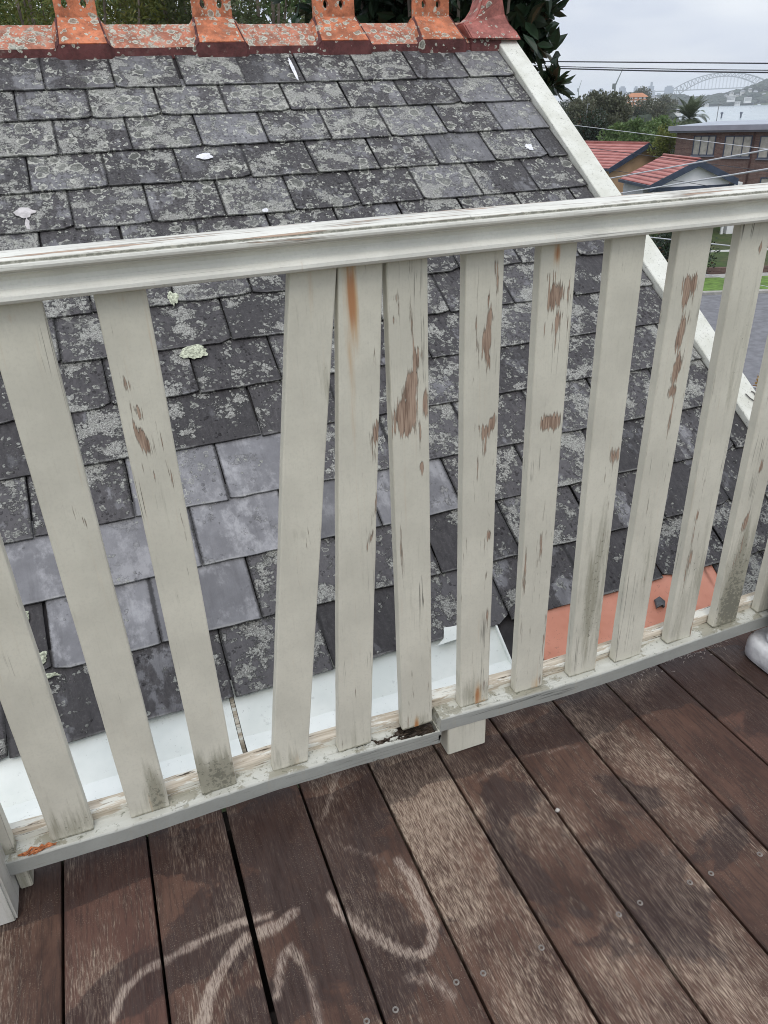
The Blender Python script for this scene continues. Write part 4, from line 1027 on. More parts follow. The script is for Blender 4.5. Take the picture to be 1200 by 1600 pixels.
def gpt(x, y, D, z=GZ): p = at(x, y, D); return Vector((p.x, p.y, z))
c1 = at(690, -75, 6.6)
tree('magnolia_tree', 'dark tree with large glossy leaves and brown undersides close behind the roof finial', 'tree', gpt(690, 0, 6.8), c1, (.93, .8, .80), 62, 62, .17, .07, L_dark, csize=.26, trunk=.12, upw=.2, limbs=14, seed=11,
     cl_pts=[(at(560, 10, 6.5), .30), (at(600, 28, 6.6), .28), (at(650, 20, 6.6), .3), (at(806, 60, 6.6), .10), (at(800, 28, 6.6), .18), (at(820, 5, 6.6), .15), (at(826, 52, 6.5), .05), (at(826, 74, 6.5), .04), (at(864, 132, 6.5), .015), (at(700, 32, 6.6), .25), (at(745, 18, 6.6), .22)])
c2 = at(360, -40, 9.5)
tree('gum_tree', 'airy grey-green tree with thin crossing branches behind the middle of the ridge', 'tree', gpt(360, 0, 9.7), c2, (1.75, 1.2, 1.1), 90, 150, .085, .022, L_gum, csize=.22, trunk=.14, upw=-.2, limbs=40, seed=12)
c3 = at(60, -30, 8.8)
tree('wattle_tree', 'olive-yellow feathery tree behind the left end of the ridge', 'tree', gpt(60, 0, 9.0), c3, (1.45, 1.0, 1.0), 90, 190, .07, .016, L_wat, csize=.24, trunk=.12, upw=-.1, limbs=30, seed=13)
c4 = at(330, 10, 15)
tree('conifer_tree', 'shadowy dark evergreen standing farthest back behind the ridge', 'tree', gpt(330, 0, 15), c4, (4.8, 1.6, 1.6), 130, 120, .16, .06, L_mid, csize=.25, trunk=.2, upw=.1, limbs=40, seed=14)
# beyond the street
tree('fig_tree', 'broad spreading grey-green fig tree, its domed crown cutting the skyline', 'tree', gpt(940, 215, 130, -10), at(934, 190, 130), (5.0, 4.2, 3.3), 130, 120, .42, .30, L_fig, csize=.24, trunk=.5, limbs=16, seed=15,
     cl_pts=[(at(915, 172, 130), 1.0), (at(962, 180, 130), 1.2)])
tree('dark_tree', 'small very dark dense tree in front of the spreading fig', 'tree', gpt(925, 215, 95, -8.5), at(924, 203, 95), (1.9, 1.6, 1.9), 26, 110, .3, .16, L_dark, csize=.4, seed=16)
tree('green_tree', 'bright green bushy tree behind the tan gabled house', 'tree', gpt(985, 210, 88, -8.2), at(988, 216, 88), (3.4, 2.4, 1.35), 46, 110, .34, .18, L_mid, csize=.36, seed=17)
tree('green_tree', 'taller lime-tipped tree just left of the palm', 'tree', gpt(1032, 210, 92, -8.4), at(1024, 210, 92), (1.8, 2, 1.25), 36, 110, .34, .18, L_mid, csize=.36, seed=18)
tree('lime_shrub', 'yellow-green shrub against the left corner of the brick block', 'shrub', gpt(1040, 225, 70, -7.4), at(1040, 226, 70), (1.1, .9, 1.0), 16, 110, .22, .12, L_yel, csize=.42, seed=19)
tree('hedge', 'dark green hedge across the street seen beneath the handrail', 'hedge', gpt(1040, 400, 43), gpt(1045, 400, 43, -6.4), (2.3, .7, 1.3), 60, 130, .16, .08, L_dark, csize=.42, seed=20)
tree('front_shrub', 'mid green shrub rising behind the dark hedge', 'shrub', gpt(1045, 370, 47), gpt(1045, 370, 47, -5.5), (1.8, .7, 1.0), 30, 120, .16, .08, L_mid, csize=.42, seed=21)
tree('ochre_shrub', 'small ochre-leaved plant beside the road just past the white verge board', 'plant', gpt(1192, 640, 20), at(1191, 612, 19.5), (.20, .2, .36), 10, 50, .10, .05, L_och, csize=.4, trunk=.02, limbs=5, seed=22)
for q_ in (('blue-grey round tree hazy behind the lime-tipped tree', 1012, 178, 300, 6.0, 4.2, 23), ('tall blue-grey tree on the skyline left of the palm', 1038, 166, 620, 9, 5.0, 25),
           ('low hazy tree below the orange-tiled building', 985, 190, 260, 5.0, 3.0, 26), ('distant grey tree above the fig tree shoulder', 1000, 152, 900, 12, 7, 27), ('hazy tree left of the fig tree against the verge board', 885, 176, 420, 7, 5, 28)):
    tree('shore_tree', q_[0], 'tree', gpt(q_[1], 200, q_[3], -24), at(q_[1], q_[2], q_[3]), (q_[4], q_[4] * .8, q_[5]), 44, 70, q_[4] * .13, q_[4] * .09, L_fig if q_[6] % 2 else L_far, csize=.36, trunk=.35, seed=q_[6], limbs=5, upw=0)
# palm
random.seed(30)
pb = at(1077, 187, 140); palm = empty('palm_tree', gpt(1075, 193, 150, -14), 'date palm with arching fronds above the flat roof of the brick block', 'palm tree')
m_ = MB(); m_.tube([Vector((pb.x, pb.y, -14)), Vector((pb.x, pb.y, pb.z - .6)), Vector((pb.x, pb.y, pb.z))], [.42, .40, .5], 10); m_.build('trunk', M_bark, palm, smooth=True)
vs, fs, fr = [], [], []
for i in range(64):
    a = i * 2.399; el = random.uniform(-.35, 1.35); ln = random.uniform(3.7, 4.5) ; d = Vector((math.cos(a) * math.cos(el), math.sin(a) * math.cos(el), math.sin(el)))
    p = Vector((pb.x, pb.y, pb.z)); n_ = 16
    for j in range(n_):
        d = (d + Vector((0, 0, -.05 - .05 * math.cos(el)))).normalized(); q = p + d * ln / n_
        sd_ = d.cross(Vector((0, 0, 1))).normalized(); 
        if j > 1:
            for sg in (-1, 1):
                for h_ in (0, .5):
                    dd = (sd_ * sg + d * .7 + Vector((0, 0, .15))).normalized(); nn_ = dd.cross(d).normalized()
                    leaf(vs, fs, fr, p.lerp(q, h_), dd, nn_, .62 * math.sin(math.pi * min(1, (j + 2) / (n_ + 1))) + .12, .09, random.random())
        leaf(vs, fs, fr, p, d, Vector((0, 0, 1)), ln / n_ * 1.1, .10, .2); p = q
m_ = MB(); m_.add(vs, fs); me = m_.mesh('crown'); fattr(me, 'rnd', fr, 'FACE'); link('crown', me, L_palm, palm)

# ================================================================== 7. HOUSES ACROSS THE STREET
def tiles_mat(name, a, b):
    k = M(name, .7, .3); v = k.obj(); z = k.sep(v)[2]; n = k.noise(v, 1.4, 4, .6); f = k.noise(k.map(v, (3, 3, 1)), 1, 3, .6)
    saw = k.m('FRACT', k.m('MULTIPLY', z, 1 / .175)); ln = k.m('MULTIPLY', k.ss(saw, .0, .12), k.ss(saw, .42, .28)); hi = k.ss(saw, .45, .95)  # dark line per course paints the shadow under each tile's weathered edge
    c = k.mix(k.ss(n, .35, .65), a, b); c = k.mix(k.m('MULTIPLY', ln, .7), c, tuple(x * .35 for x in a)); c = k.mix(k.m('MULTIPLY', hi, .4), c, (.62, .36, .33))
    c = k.mix(k.m('MULTIPLY', k.ss(f, .6, .7), .3), c, (.2, .1, .09)); k.color(c); k.bump(saw, .03); return k.mat
M_tile = tiles_mat('red_roof_tiles', (.30, .085, .07), (.40, .14, .12))
M_tan = simple('tan_render', (.50, .33, .20), .85, .1, 1)
M_wwall = simple('white_weatherboard', (.82, .82, .84), .7, .05, 1)
M_navy = simple('navy_trim', (.045, .06, .095), .5, .2, 2)
M_grey = simple('grey_wall', (.42, .42, .44), .8, .12, 1)
M_dwin = M('dark_glass', .12, .6).color((.035, .04, .045)).mat
M_curt = simple('curtained_glass', (.36, .35, .31), .3, .2, 3)
M_wtrim = simple('white_trim', (.75, .75, .74), .5, .05, 2)
UPV = Vector((0, 0, 1))
def gable_house(name, label, pa, pr, pl, pright, D, extend, wallmat, tilemat, deep=1.0, zw=GZ, pediment=False):
    A = at(*pa, D); B0 = hz(*pr, A.z); g = (A - B0); L = g.length; g.normalize(); lat = g.cross(UPV).normalized()
    if lat.dot(rt) < 0: lat = -lat
    EL = hit(*pl, g, g.dot(A)); ER = hit(*pright, g, g.dot(A))
    root = empty(name, (A.x, A.y, GZ), label, 'house'); L *= extend
    ze = EL.z; wl = abs((EL - A).dot(lat)); wr = wl * 1.0
    wr = abs((ER - A).dot(lat)); zr = A.z - (A.z - ze) * wr / wl
    def P(a, z, b): return Vector((A.x, A.y, 0)) + lat * a + UPV * z - g * b
    for sg, w_, z_ in ((-1, wl, ze), (1, wr, zr)):
        nrm = Vector((0, 0, 0)); m_ = MB()
        m_.hexa([P(0, A.z, -.0), P(sg * w_, z_, -.0), P(sg * w_, z_, L), P(0, A.z, L), P(0, A.z + .10, 0), P(sg * w_, z_ + .10, 0), P(sg * w_, z_ + .10, L), P(0, A.z + .10, L)])
        m_.build('roof_slope', tilemat, root)
        m_ = MB(); hb = .30
        m_.hexa([P(0, A.z - hb, -.05), P(sg * (w_ + .1), z_ - hb, -.05), P(sg * (w_ + .1), z_ - hb, -.01), P(0, A.z - hb, -.01), P(0, A.z + .13, -.05), P(sg * (w_ + .1), z_ + .12, -.05), P(sg * (w_ + .1), z_ + .12, -.01), P(0, A.z + .13, -.01)])
        m_.build('bargeboard', M_navy, root)
        m_ = MB(); m_.hexa([P(sg * w_, z_ - .12, 0), P(sg * (w_ + .12), z_ - .12, 0), P(sg * (w_ + .12), z_ - .12, L), P(sg * w_, z_ - .12, L), P(sg * w_, z_ + .06, 0), P(sg * (w_ + .12), z_ + .06, 0), P(sg * (w_ + .12), z_ + .06, L), P(sg * w_, z_ + .06, L)])
        m_.build('gutter', M_navy, root)
    m_ = MB(); m_.tube([P(0, A.z + .12, -.04), P(0, A.z + .12, L)], .09, 8); m_.build('ridge_cap', tilemat, root, smooth=True)
    i_ = .3; lw, rw = wl - i_, wr - i_
    pz = ze - .0
    m_ = MB()
    f1 = [P(-lw, zw, .35), P(rw, zw, .35), P(rw, zr + (A.z - zr) * i_ / wr - .12, .35), P(0, A.z - .12, .35), P(-lw, ze + (A.z - ze) * i_ / wl - .12, .35)]
    if pediment: f1[0].z = f1[1].z = ze - .12
    f2 = [p - g * ((.15 if pediment else L) - .0) for p in f1]
    m_.add(f1 + f2, [(0, 1, 2, 3, 4), (9, 8, 7, 6, 5)] + [(i, 5 + i, 5 + (i + 1) % 5, (i + 1) % 5) for i in range(5)])
    m_.build('gable_wall', wallmat, root)
    return root, P, g, lat, wl, wr, ze, zr, A, L
gable_house('tan_house', 'tan rendered house with red tiled gable roof and navy bargeboards left of the white gable', (1013, 226), (925, 224), (953, 265), (1051, 250), 70, 2.2, M_tan, M_tile)
root, P, g, lat, wl, wr, ze, zr, A, L = gable_house('white_gable_house', 'house with white gable, red tiled roof and navy trim in front of the brick block', (1093, 252), (1054, 247), (1018, 292), (1151, 283), 57, 1.5, M_wwall, M_tile, pediment=True)
m_ = MB(); m_.hexa([P(-wl, ze - .34, .30), P(wr + .1, ze - .34, .30), P(wr + .1, ze - .34, .5), P(-wl, ze - .34, .5), P(-wl, ze - .10, .30), P(wr + .1, ze - .10, .30), P(wr + .1, ze - .10, .5), P(-wl, ze - .10, .5)]); m_.build('porch_beam', M_navy, root)
m_ = MB(); m_.hexa([P(-wl + .3, GZ, 2.0), P(wr - .3, GZ, 2.0), P(wr - .3, GZ, L), P(-wl + .3, GZ, L), P(-wl + .3, ze - .1, 2.0), P(wr - .3, ze - .1, 2.0), P(wr - .3, ze - .1, L), P(-wl + .3, ze - .1, L)]); m_.build('wall', M_grey, root)
for a in (-wl + .3, -.6, wr * .45, wr - .25):
    m_ = MB(); m_.obox(P(a, 0, .4), lat, g, UPV, -.07, .07, -.07, .07, GZ, ze - .33); m_.build('porch_post', M_wtrim, root)
for a in (-wl * .5, wr * .25):
    m_ = MB(); m_.obox(P(a, 0, 1.98), lat, g, UPV, -.55, .55, -.02, .03, ze - 1.9, ze - .6); f_ = m_.build('window', M_wtrim, root)
    m_ = MB(); m_.obox(P(a, 0, 1.98), lat, g, UPV, -.47, .47, .032, .04, ze - 1.82, ze - .68); m_.build('pane', M_dwin, f_)
m_ = MB(); m_.obox(P(wr + .35, 0, .6), lat, g, UPV, -.30, .25, -.3, .3, GZ, ze - .02); m_.build('side_bay', M_wtrim, root)
# brick block
zg = at(1053, 207, 67).z
G1 = hz(1053, 207, zg); G2 = hz(1200, 205, zg); gd = (G2 - G1).normalized(); gn = Vector((gd.y, -gd.x, 0))
if gn.dot(G1) > 0: gn = -gn
blk = empty('brick_block', (G1.x, G1.y, GZ), 'two-storey brown brick block of flats with a grey metal flat roof and curtained windows', 'building')
Wd = 26; O = Vector((G1.x, G1.y, 0))
k = M('brown_brick', .9, .2); v = k.obj()
br = k.n('ShaderNodeTexBrick', {0: k.map(v, (1, 1, 1), rot=(R(90), 0, 0)), 1: (.135, .085, .075, 1), 2: (.20, .13, .11, 1), 3: (.20, .17, .15, 1), 'Scale': 2.2, 'Mortar Size': .012, 'Brick Width': .5, 'Row Height': .18})
nb_ = k.noise(v, 2.6, 4, .6); nb3 = k.noise(k.map(v, (6, 6, 12)), 1, 3, .6)
k.color(k.mix(k.m('MULTIPLY', k.ss(nb3, .55, .68), .5), k.mix(k.m('MULTIPLY', k.ss(nb_, .4, .65), .4), br.outputs[0], (.11, .075, .068)), (.07, .045, .042))); M_brick = k.mat
m_ = MB(); m_.obox(O, gd, gn, UPV, .25, Wd, -9, 0, GZ - .5, zg - .02); m_.build('wall', M_brick, blk)
M_zinc = simple('grey_metal_roof', (.34, .37, .42), .5, .1, 1); M_fasc = simple('slate_blue_fascia', (.17, .18, .21), .5, .1, 1)
m_ = MB(); m_.obox(O, gd, gn, UPV, -.15, Wd, -9.5, .45, zg - .01, zg + .42); m_.build('fascia', M_fasc, blk)
m_ = MB(); m_.obox(O, gd, gn, UPV, -.25, Wd, .45, .58, zg + .12, zg + .45); m_.build('gutter', simple('lilac_grey_gutter', (.27, .275, .32), .4, .1, 1), blk)
m_ = MB(); m_.hexa([O + gd * a + gn * b + UPV * z for z0, z1 in ((.425, .425), (.43, .46)) for a, b, z in ((-.15, .45, zg + z0), (Wd, .45, zg + z1 + (.12 if z1 > .44 else 0)), (Wd, -9.5, zg + z1 + (.16 if z1 > .44 else 0)), (-.15, -9.5, zg + z0))]); m_.build('roof', M_zinc, blk)
def wallpt(px, py): p = hit(px, py, gn, gn.dot(G1)); return (p - O).dot(gd), p.z
def bwin(px0, py0, px1, py1, mull=(.33, .68)):
    a0, z1_ = wallpt(px0, py0); a1, z0_ = wallpt(px1, py1)
    m_ = MB(); t = .07
    for x0, x1, z0, z1 in ((a0, a1, z0_, z0_ + t), (a0, a1, z1_ - t, z1_), (a0, a0 + t, z0_ + t, z1_ - t), (a1 - t, a1, z0_ + t, z1_ - t)) + tuple((a0 + (a1 - a0) * q - .03, a0 + (a1 - a0) * q + .03, z0_ + t, z1_ - t) for q in mull):
        m_.obox(O, gd, gn, UPV, x0, x1, .002, .06, z0, z1)
    f_ = m_.build('window', M_navy, blk)
    m_ = MB(); m_.obox(O, gd, gn, UPV, a0 + t, a1 - t, .002, .02, z0_ + t, z1_ - t); m_.build('pane', M_curt, f_)
    m_ = MB(); m_.obox(O, gd, gn, UPV, a0 - .06, a1 + .06, .0, .09, z0_ - .10, z0_ - .001); m_.build('sill', M_fasc, f_)
for q in ((1085, 212, 1115, 243), (1134, 212, 1171, 246), (1189, 212, 1232, 248), (1189, 277, 1232, 312), (1262, 212, 1300, 248), (1134, 290, 1171, 320), (1262, 280, 1300, 316)): bwin(*q)
a_, _ = wallpt(1176, 230); m_ = MB(); m_.tube([O + gd * a_ + gn * .06 + UPV * z for z in (GZ, -4, zg)], .055, 8); m_.build('downpipe', simple('pipe_brown', (.07, .035, .032), .6, .2, 3), blk)

# front fence with brick footing and lamps
fb0 = gpt(1095, 400, 46); fb1 = gpt(1240, 400, 46); 
fo = Vector((k1.x, k1.y, 0)) + sn * 4.9
fence = empty('front_fence', (fo.x, fo.y, GZ), 'low dark picket fence with pale top rail on a brick footing across the road', 'fence')
m_ = MB(); m_.obox(fo, sdir, sn, UPV, -4, 30, -.12, .12, GZ, GZ + .32); m_.build('brick_footing', M_brick, fence)
m_ = MB(); m_.obox(fo, sdir, sn, UPV, -4, 30, -.05, .05, GZ + 1.12, GZ + 1.2); m_.build('top_rail', M_wtrim, fence)
for i in range(36):
    m_ = MB(); m_.obox(fo, sdir, sn, UPV, -3.9 + i * .16, -3.9 + i * .16 + .10, -.02, .02, GZ + .325, GZ + 1.115); m_.build('picket', M_navy, fence)
# ================================================================== 8. FAR SHORE, SKYLINE, BRIDGE
def lump(vs, fs, fr, c, r_, rz_, seed):
    bm_ = bmesh.new(); bmesh.ops.create_icosphere(bm_, subdivisions=2, radius=1)
    b = len(vs); t = random.random()
    for v in bm_.verts:
        n = 1 + .42 * fbm(v.co.x * 2.1 + seed, v.co.y * 2.1, v.co.z * 2.1 + seed)
        vs.append(Vector((c.x + v.co.x * r_ * n, c.y + v.co.y * r_ * n, c.z + v.co.z * rz_ * n)))
    for f in bm_.faces: fs.append(tuple(b + v.index for v in f.verts)); fr.append(max(0, min(1, t * .7 + random.random() * .3)))
    bm_.free()
random.seed(40)
def woods(name, spec):
    vs, fs, fr = [], [], []
    for D, a, r_, h_ in spec:
        z = land(D, a); c = Vector((D * math.sin(R(a)), D * math.cos(R(a)), z + h_ * .5)); lump(vs, fs, fr, c, r_, h_ * .6, random.uniform(0, 99))
    m_ = MB(); m_.add(vs, fs); me = m_.mesh(name); fattr(me, 'rnd', fr, 'FACE')
    return tag(link(name, me, L_far), kind='stuff')
sp = []
for i in range(330):
    D = random.uniform(240, 1450) if random.random() < .6 else random.uniform(240, 600); a = random.uniform(33.2, 39.6); sp.append((D, a, random.uniform(4, 8) * (1 + D / 1500), random.uniform(7, 12)))
for i in range(36): sp.append((random.uniform(230, 420), random.uniform(39.2, 46), random.uniform(3, 6), random.uniform(4, 6)))
woods('shore_woods', sp)
sp = []
for i in range(420):
    a = random.uniform(38.6, 50); D = random.uniform(2230, 2800); sp.append((D, a, random.uniform(9, 20), random.uniform(8, 15)))
for i in range(170):
    a = random.uniform(31, 41); D = random.uniform(1650, 2700); sp.append((D, a, random.uniform(10, 20), random.uniform(8, 14)))
woods('hill_woods', sp)
# small houses: one of each kind, then copies
M_fwhite = simple('pale_render', (.70, .69, .66), .8, .08, .1); M_fter = simple('orange_tiles', (.46, .20, .10), .8, .15, .1); M_fgrey = simple('grey_roof', (.30, .31, .33), .8, .1, .1)
def far_house(kind):
    root = empty('apartment_house' if kind == 1 else 'shore_house')
    m_ = MB()
    if kind == 0:
        m_.box(-6, 6, -5, 5, -6, 5); m_.build('wall', M_fwhite, root); m_ = MB()
        m_.add([(-6.6, -5.6, 5.01), (6.6, -5.6, 5.01), (6.6, 5.6, 5.01), (-6.6, 5.6, 5.01), (-3, 0, 8), (3, 0, 8)], [(3, 2, 1, 0), (0, 1, 5, 4), (1, 2, 5), (2, 3, 4, 5), (3, 0, 4)]); m_.build('roof', M_fgrey, root)
        rows, cols = 2, 4
    elif kind == 1:
        m_.box(-11, 11, -6, 6, -6, 11); m_.build('wall', M_fwhite, root); m_ = MB(); m_.box(-11.4, 11.4, -6.4, 6.4, 11.01, 11.8); m_.build('roof', M_fwhite, root); rows, cols = 4, 7
    else:
        m_.box(-10, 10, -6, 6, -6, 7); m_.build('wall', M_fter, root); m_ = MB()
        m_.add([(-11, -7, 7.01), (11, -7, 7.01), (11, 7, 7.01), (-11, 7, 7.01), (-5, 0, 10.5), (5, 0, 10.5)], [(3, 2, 1, 0), (0, 1, 5, 4), (1, 2, 5), (2, 3, 4, 5), (3, 0, 4)]); m_.build('roof', M_fter, root); rows, cols = 3, 5
    wx = {0: 6, 1: 11, 2: 10}[kind]; wy = {0: 5, 1: 6, 2: 6}[kind]
    for r_ in range(rows):
        for c_ in range(cols):
            x = -wx + (c_ + .5) * 2 * wx / cols; z = .3 + r_ * 2.6; m_ = MB(); m_.box(x - wx / cols * .62, x + wx / cols * .62, -wy - .25, -wy - .01, z, z + 1.5)
            link('window', m_.mesh('window'), M_dwin if kind != 2 else M_wtrim, root)
    return root
protos = {}
def put_house(kind, px, py, D, label, group, sc=1.0):
    sc *= .9; p = at(px, py, D); a = math.degrees(math.atan2(p.x, p.y))
    first = kind not in protos
    if first: protos[kind] = far_house(kind); o = protos[kind]
    else:
        s_ = protos[kind]; o = s_.copy(); C.objects.link(o)
        for ch in s_.children:
            c_ = ch.copy(); C.objects.link(c_); c_.parent = o
    o.location = (p.x, p.y, p.z); o.rotation_euler = (0, 0, -R(a) + random.uniform(-.35, .35)); o.scale = (sc,) * 3
    o['label'] = label; o['category'] = 'house' if kind != 1 else 'apartment block'
    if group: o['group'] = group
    return o
GH = 'pale houses scattered over the far hillside'
hl = [(1134, 151, .7, 'small pale house at the left end of the far hillside row, above the terraced block'), (1143, 147, .8, 'pale house on the crest of the far hill where the arch meets the trees'),
      (1152, 150, .7, 'small pale house directly above the terraced apartment block'), (1160, 146, 1.0, 'pale house midway up the far hill under the arch crown'), (1169, 149, .8, 'pale house a little right of the arch crown, low on the hill'),
      (1172, 142, .9, 'pale hill house nearest beneath the falling right half of the arch'), (1180, 147, 1.1, 'larger pale house in the middle of the right-hand hill slope'), (1186, 141, .8, 'small pale house high on the right-hand hill slope'),
      (1183, 155, 1.0, 'pale house just above the water right of the apartment blocks'), (1193, 150, .9, 'pale house halfway up the slope near the right frame edge'), (1196, 143, 1.1, 'pale house highest on the far hill at the right frame edge'), (1197, 158, .9, 'pale waterside house at the right frame edge')]
for px, py, sc_, lb in hl: put_house(0, px, py, 2290 + (160 - py) * 6, lb, GH, sc_)
put_house(1, 1142, 156, 2200, 'long white terraced apartment block at the water edge below the bridge', None, .85)
put_house(1, 1168, 158, 2190, 'white apartment block standing right of the long terraced block by the water', None, .75)
put_house(1, 1152, 163, 2170, 'low pinkish boathouse-like block lowest on the far waterline', None, .55)
put_house(2, 993, 165, 760, 'orange-tiled waterside building seen over the fig tree crown', None, 1.0)
put_house(2, 981, 171, 730, 'second orange-walled building tucked left of and below the orange-tiled one', None, .55)
put_house(0, 884, 166, 900, 'pale house at the far left of the view beside the verge board', None, .9)
put_house(0, 1006, 180, 640, 'pale roofed house between the fig tree and the palm', None, .55)
put_house(0, 1001, 187, 420, 'white wall of a house showing below the orange-tiled building', None, .3)
put_house(0, 1058, 176, 800, 'pale house behind the top of the palm', None, .5)
put_house(0, 1022, 160, 1500, 'small white house on the skyline left of the palm', None, 1.2)
put_house(0, 1104, 165, 2200, 'white boat shed at the left end of the far waterline', None, .8)
# skyline towers
M_tow = simple('tower_concrete', (.30, .32, .36), .7, .12, .02); M_tow2 = simple('tower_glass', (.20, .24, .30), .4, .12, .02)
def tower(px0, px1, pytop, D, label, stepped=False, mat=None):
    a = at(px0, 150, D); b = at(px1, 150, D); tp = at((px0 + px1) / 2, pytop, D); c_ = (a + b) / 2; w_ = (b - a).length / 2; d = (b - a).normalized(); n = Vector((-d.y, d.x, 0)); O_ = Vector((c_.x, c_.y, 0))
    root = empty('tower', (c_.x, c_.y, -20), label, 'tower')
    m_ = MB(); m_.obox(O_, d, n, UPV, -w_, w_, -w_, w_, -28, tp.z if not stepped else tp.z - w_ * 1.2); m_.build('shaft', mat or M_tow, root)
    m_ = MB()
    if stepped:
        m_.obox(O_, d, n, UPV, -w_ * .65, w_ * .65, -w_ * .65, w_ * .65, tp.z - w_ * 1.2 + .01, tp.z - w_ * .3); m_.obox(O_, d, n, UPV, -w_ * .25, w_ * .25, -w_ * .25, w_ * .25, tp.z - w_ * .3 + .01, tp.z + w_ * .5)
    else: m_.obox(O_, d, n, UPV, -w_ * .6, w_ * .6, -w_ * .6, w_ * .6, tp.z + .01, tp.z + 6)
    m_.build('roof_plant', M_tow2, root)
    m_ = MB(); top = tp.z if not stepped else tp.z - w_ * 1.2
    for i in range(5): m_.obox(O_, d, n, UPV, -w_ * .9, w_ * .9, -w_ - .8, -w_ - .01, -20 + (top + 16) * i / 5, -20 + (top + 16) * (i + .55) / 5)
    m_.build('window_bands', M_tow2, root)
TW = [(919, 929, 142, 'squat grey tower block left above the fig tree'), (934, 943, 140, 'pale tower block just left of the tall crane'), (945, 953, 145, 'low office block right behind the crane foot', ), (966, 977, 137, 'slim pair-like tower right of the tall crane'), (978, 988, 147, 'short wide block between the slim tower and the spired one'), (989, 996, 137, 'narrow tower left of the stepped tower'),
      (1009, 1023, 132, 'tallest stepped tower with a spire on the skyline'), (1037, 1051, 136, 'flat-topped tower block at the left foot of the arch bridge'), (1024, 1034, 148, 'low block between the stepped tower and the flat-topped tower'), (1000, 1007, 146, 'small block left below the stepped tower')]
for i, (a, b, t, lb) in enumerate(TW): tower(a, b, t, 4300 + 150 * (i % 4), lb, stepped=(i == 6), mat=M_tow if i % 2 == 0 else M_tow2)
# cranes
M_crane = simple('crane_steel', (.10, .13, .12), .6, .2, .1)
def crane(px, pyb, pxt, pyt, pym, D, label, wid):
    root = empty('tower_crane', at(px, pyb, D), label, 'crane'); b = at(px, pyb, D); m0 = at(px, pym, D); t = at(pxt, pyt, D)
    m_ = MB(); m_.obox(Vector((b.x, b.y, 0)), rt, fw.cross(rt), UPV, -wid, wid, -wid, wid, b.z - 20, m0.z) if 0 else m_.tube([b - UPV * 20, m0], wid, 4); m_.build('mast', M_crane, root)
    m_ = MB(); m_.tube([m0, t], [wid * .9, wid * .35], 4); m_.build('jib', M_crane, root)
    m_ = MB(); q = m0 - (t - m0) * .18; q.z = m0.z; m_.tube([m0, q], wid * 1.6, 6); m_.tube([q - UPV * wid * 3, q + UPV * wid * 2], wid * 1.8, 6); m_.build('counterweight', M_crane, root)
crane(961, 150, 973, 108, 134, 1500, 'tall dark luffing crane with raised jib above the fig tree', 1.7)
crane(904, 150, 909, 125, 140, 3600, 'faint distant luffing crane at the left of the skyline', 2.4)
# arch bridge
M_steel = simple('bridge_steel', (.10, .115, .13), .7, .15, .01)
bl = at(1051, 146, 5200); dirb = (at(1207, 140, 5260) - at(1051, 146, 5200)); dirb.z = 0; span = dirb.length; dirb.normalize(); nb = Vector((-dirb.y, dirb.x, 0)); O_ = Vector((bl.x, bl.y, 0))
bridge = empty('arch_bridge', (bl.x, bl.y, WATER_Z), 'steel through-arch bridge faint in the haze on the horizon', 'bridge')
NP = 28
def topz(t): return 31 + (104 - 31) * (1 - (2 * t - 1) ** 2) ** .92
def botz(t): return -20 + (86 + 20) * (1 - (2 * t - 1) ** 2)
for side in (-15, 15):
    m_ = MB(); m_.tube([O_ + dirb * span * i / NP + nb * side + UPV * topz(i / NP) for i in range(NP + 1)], 2.6, 5)
    m_.build('top_chord', M_steel, bridge)
    m_ = MB(); m_.tube([O_ + dirb * span * i / NP + nb * side + UPV * botz(i / NP) for i in range(NP + 1)], 2.6, 5); m_.build('bottom_chord', M_steel, bridge)
    m_ = MB(); h_ = MB()
    for i in range(NP + 1):
        p = O_ + dirb * span * i / NP + nb * side; m_.tube([p + UPV * botz(i / NP), p + UPV * topz(i / NP)], 1.2, 4)
        if i < NP:
            q = O_ + dirb * span * (i + 1) / NP + nb * side
            up_ = i < NP / 2; m_.tube([p + UPV * (topz(i / NP) if up_ else botz(i / NP)), q + UPV * (botz((i + 1) / NP) if up_ else topz((i + 1) / NP))], 1.0, 4)
        if botz(i / NP) > 30: h_.tube([p + UPV * 26, p + UPV * botz(i / NP)], .8, 4)
    m_.build('truss_web', M_steel, bridge); h_.build('hangers', M_steel, bridge)
m_ = MB(); m_.obox(O_, dirb, nb, UPV, -420, span + 420, -20, 20, 23, 28); m_.build('bridge_deck', M_steel, bridge)
for a in (-14, span + 14):
    for s_ in (-22, 22):
        m_ = MB(); m_.obox(O_ + nb * s_, dirb, nb, UPV, a - 9, a + 9, -7, 7, -28, 34); m_.obox(O_ + nb * s_, dirb, nb, UPV, a - 7, a + 7, -5, 5, 34.01, 52); m_.build('pylon', M_tow, bridge)
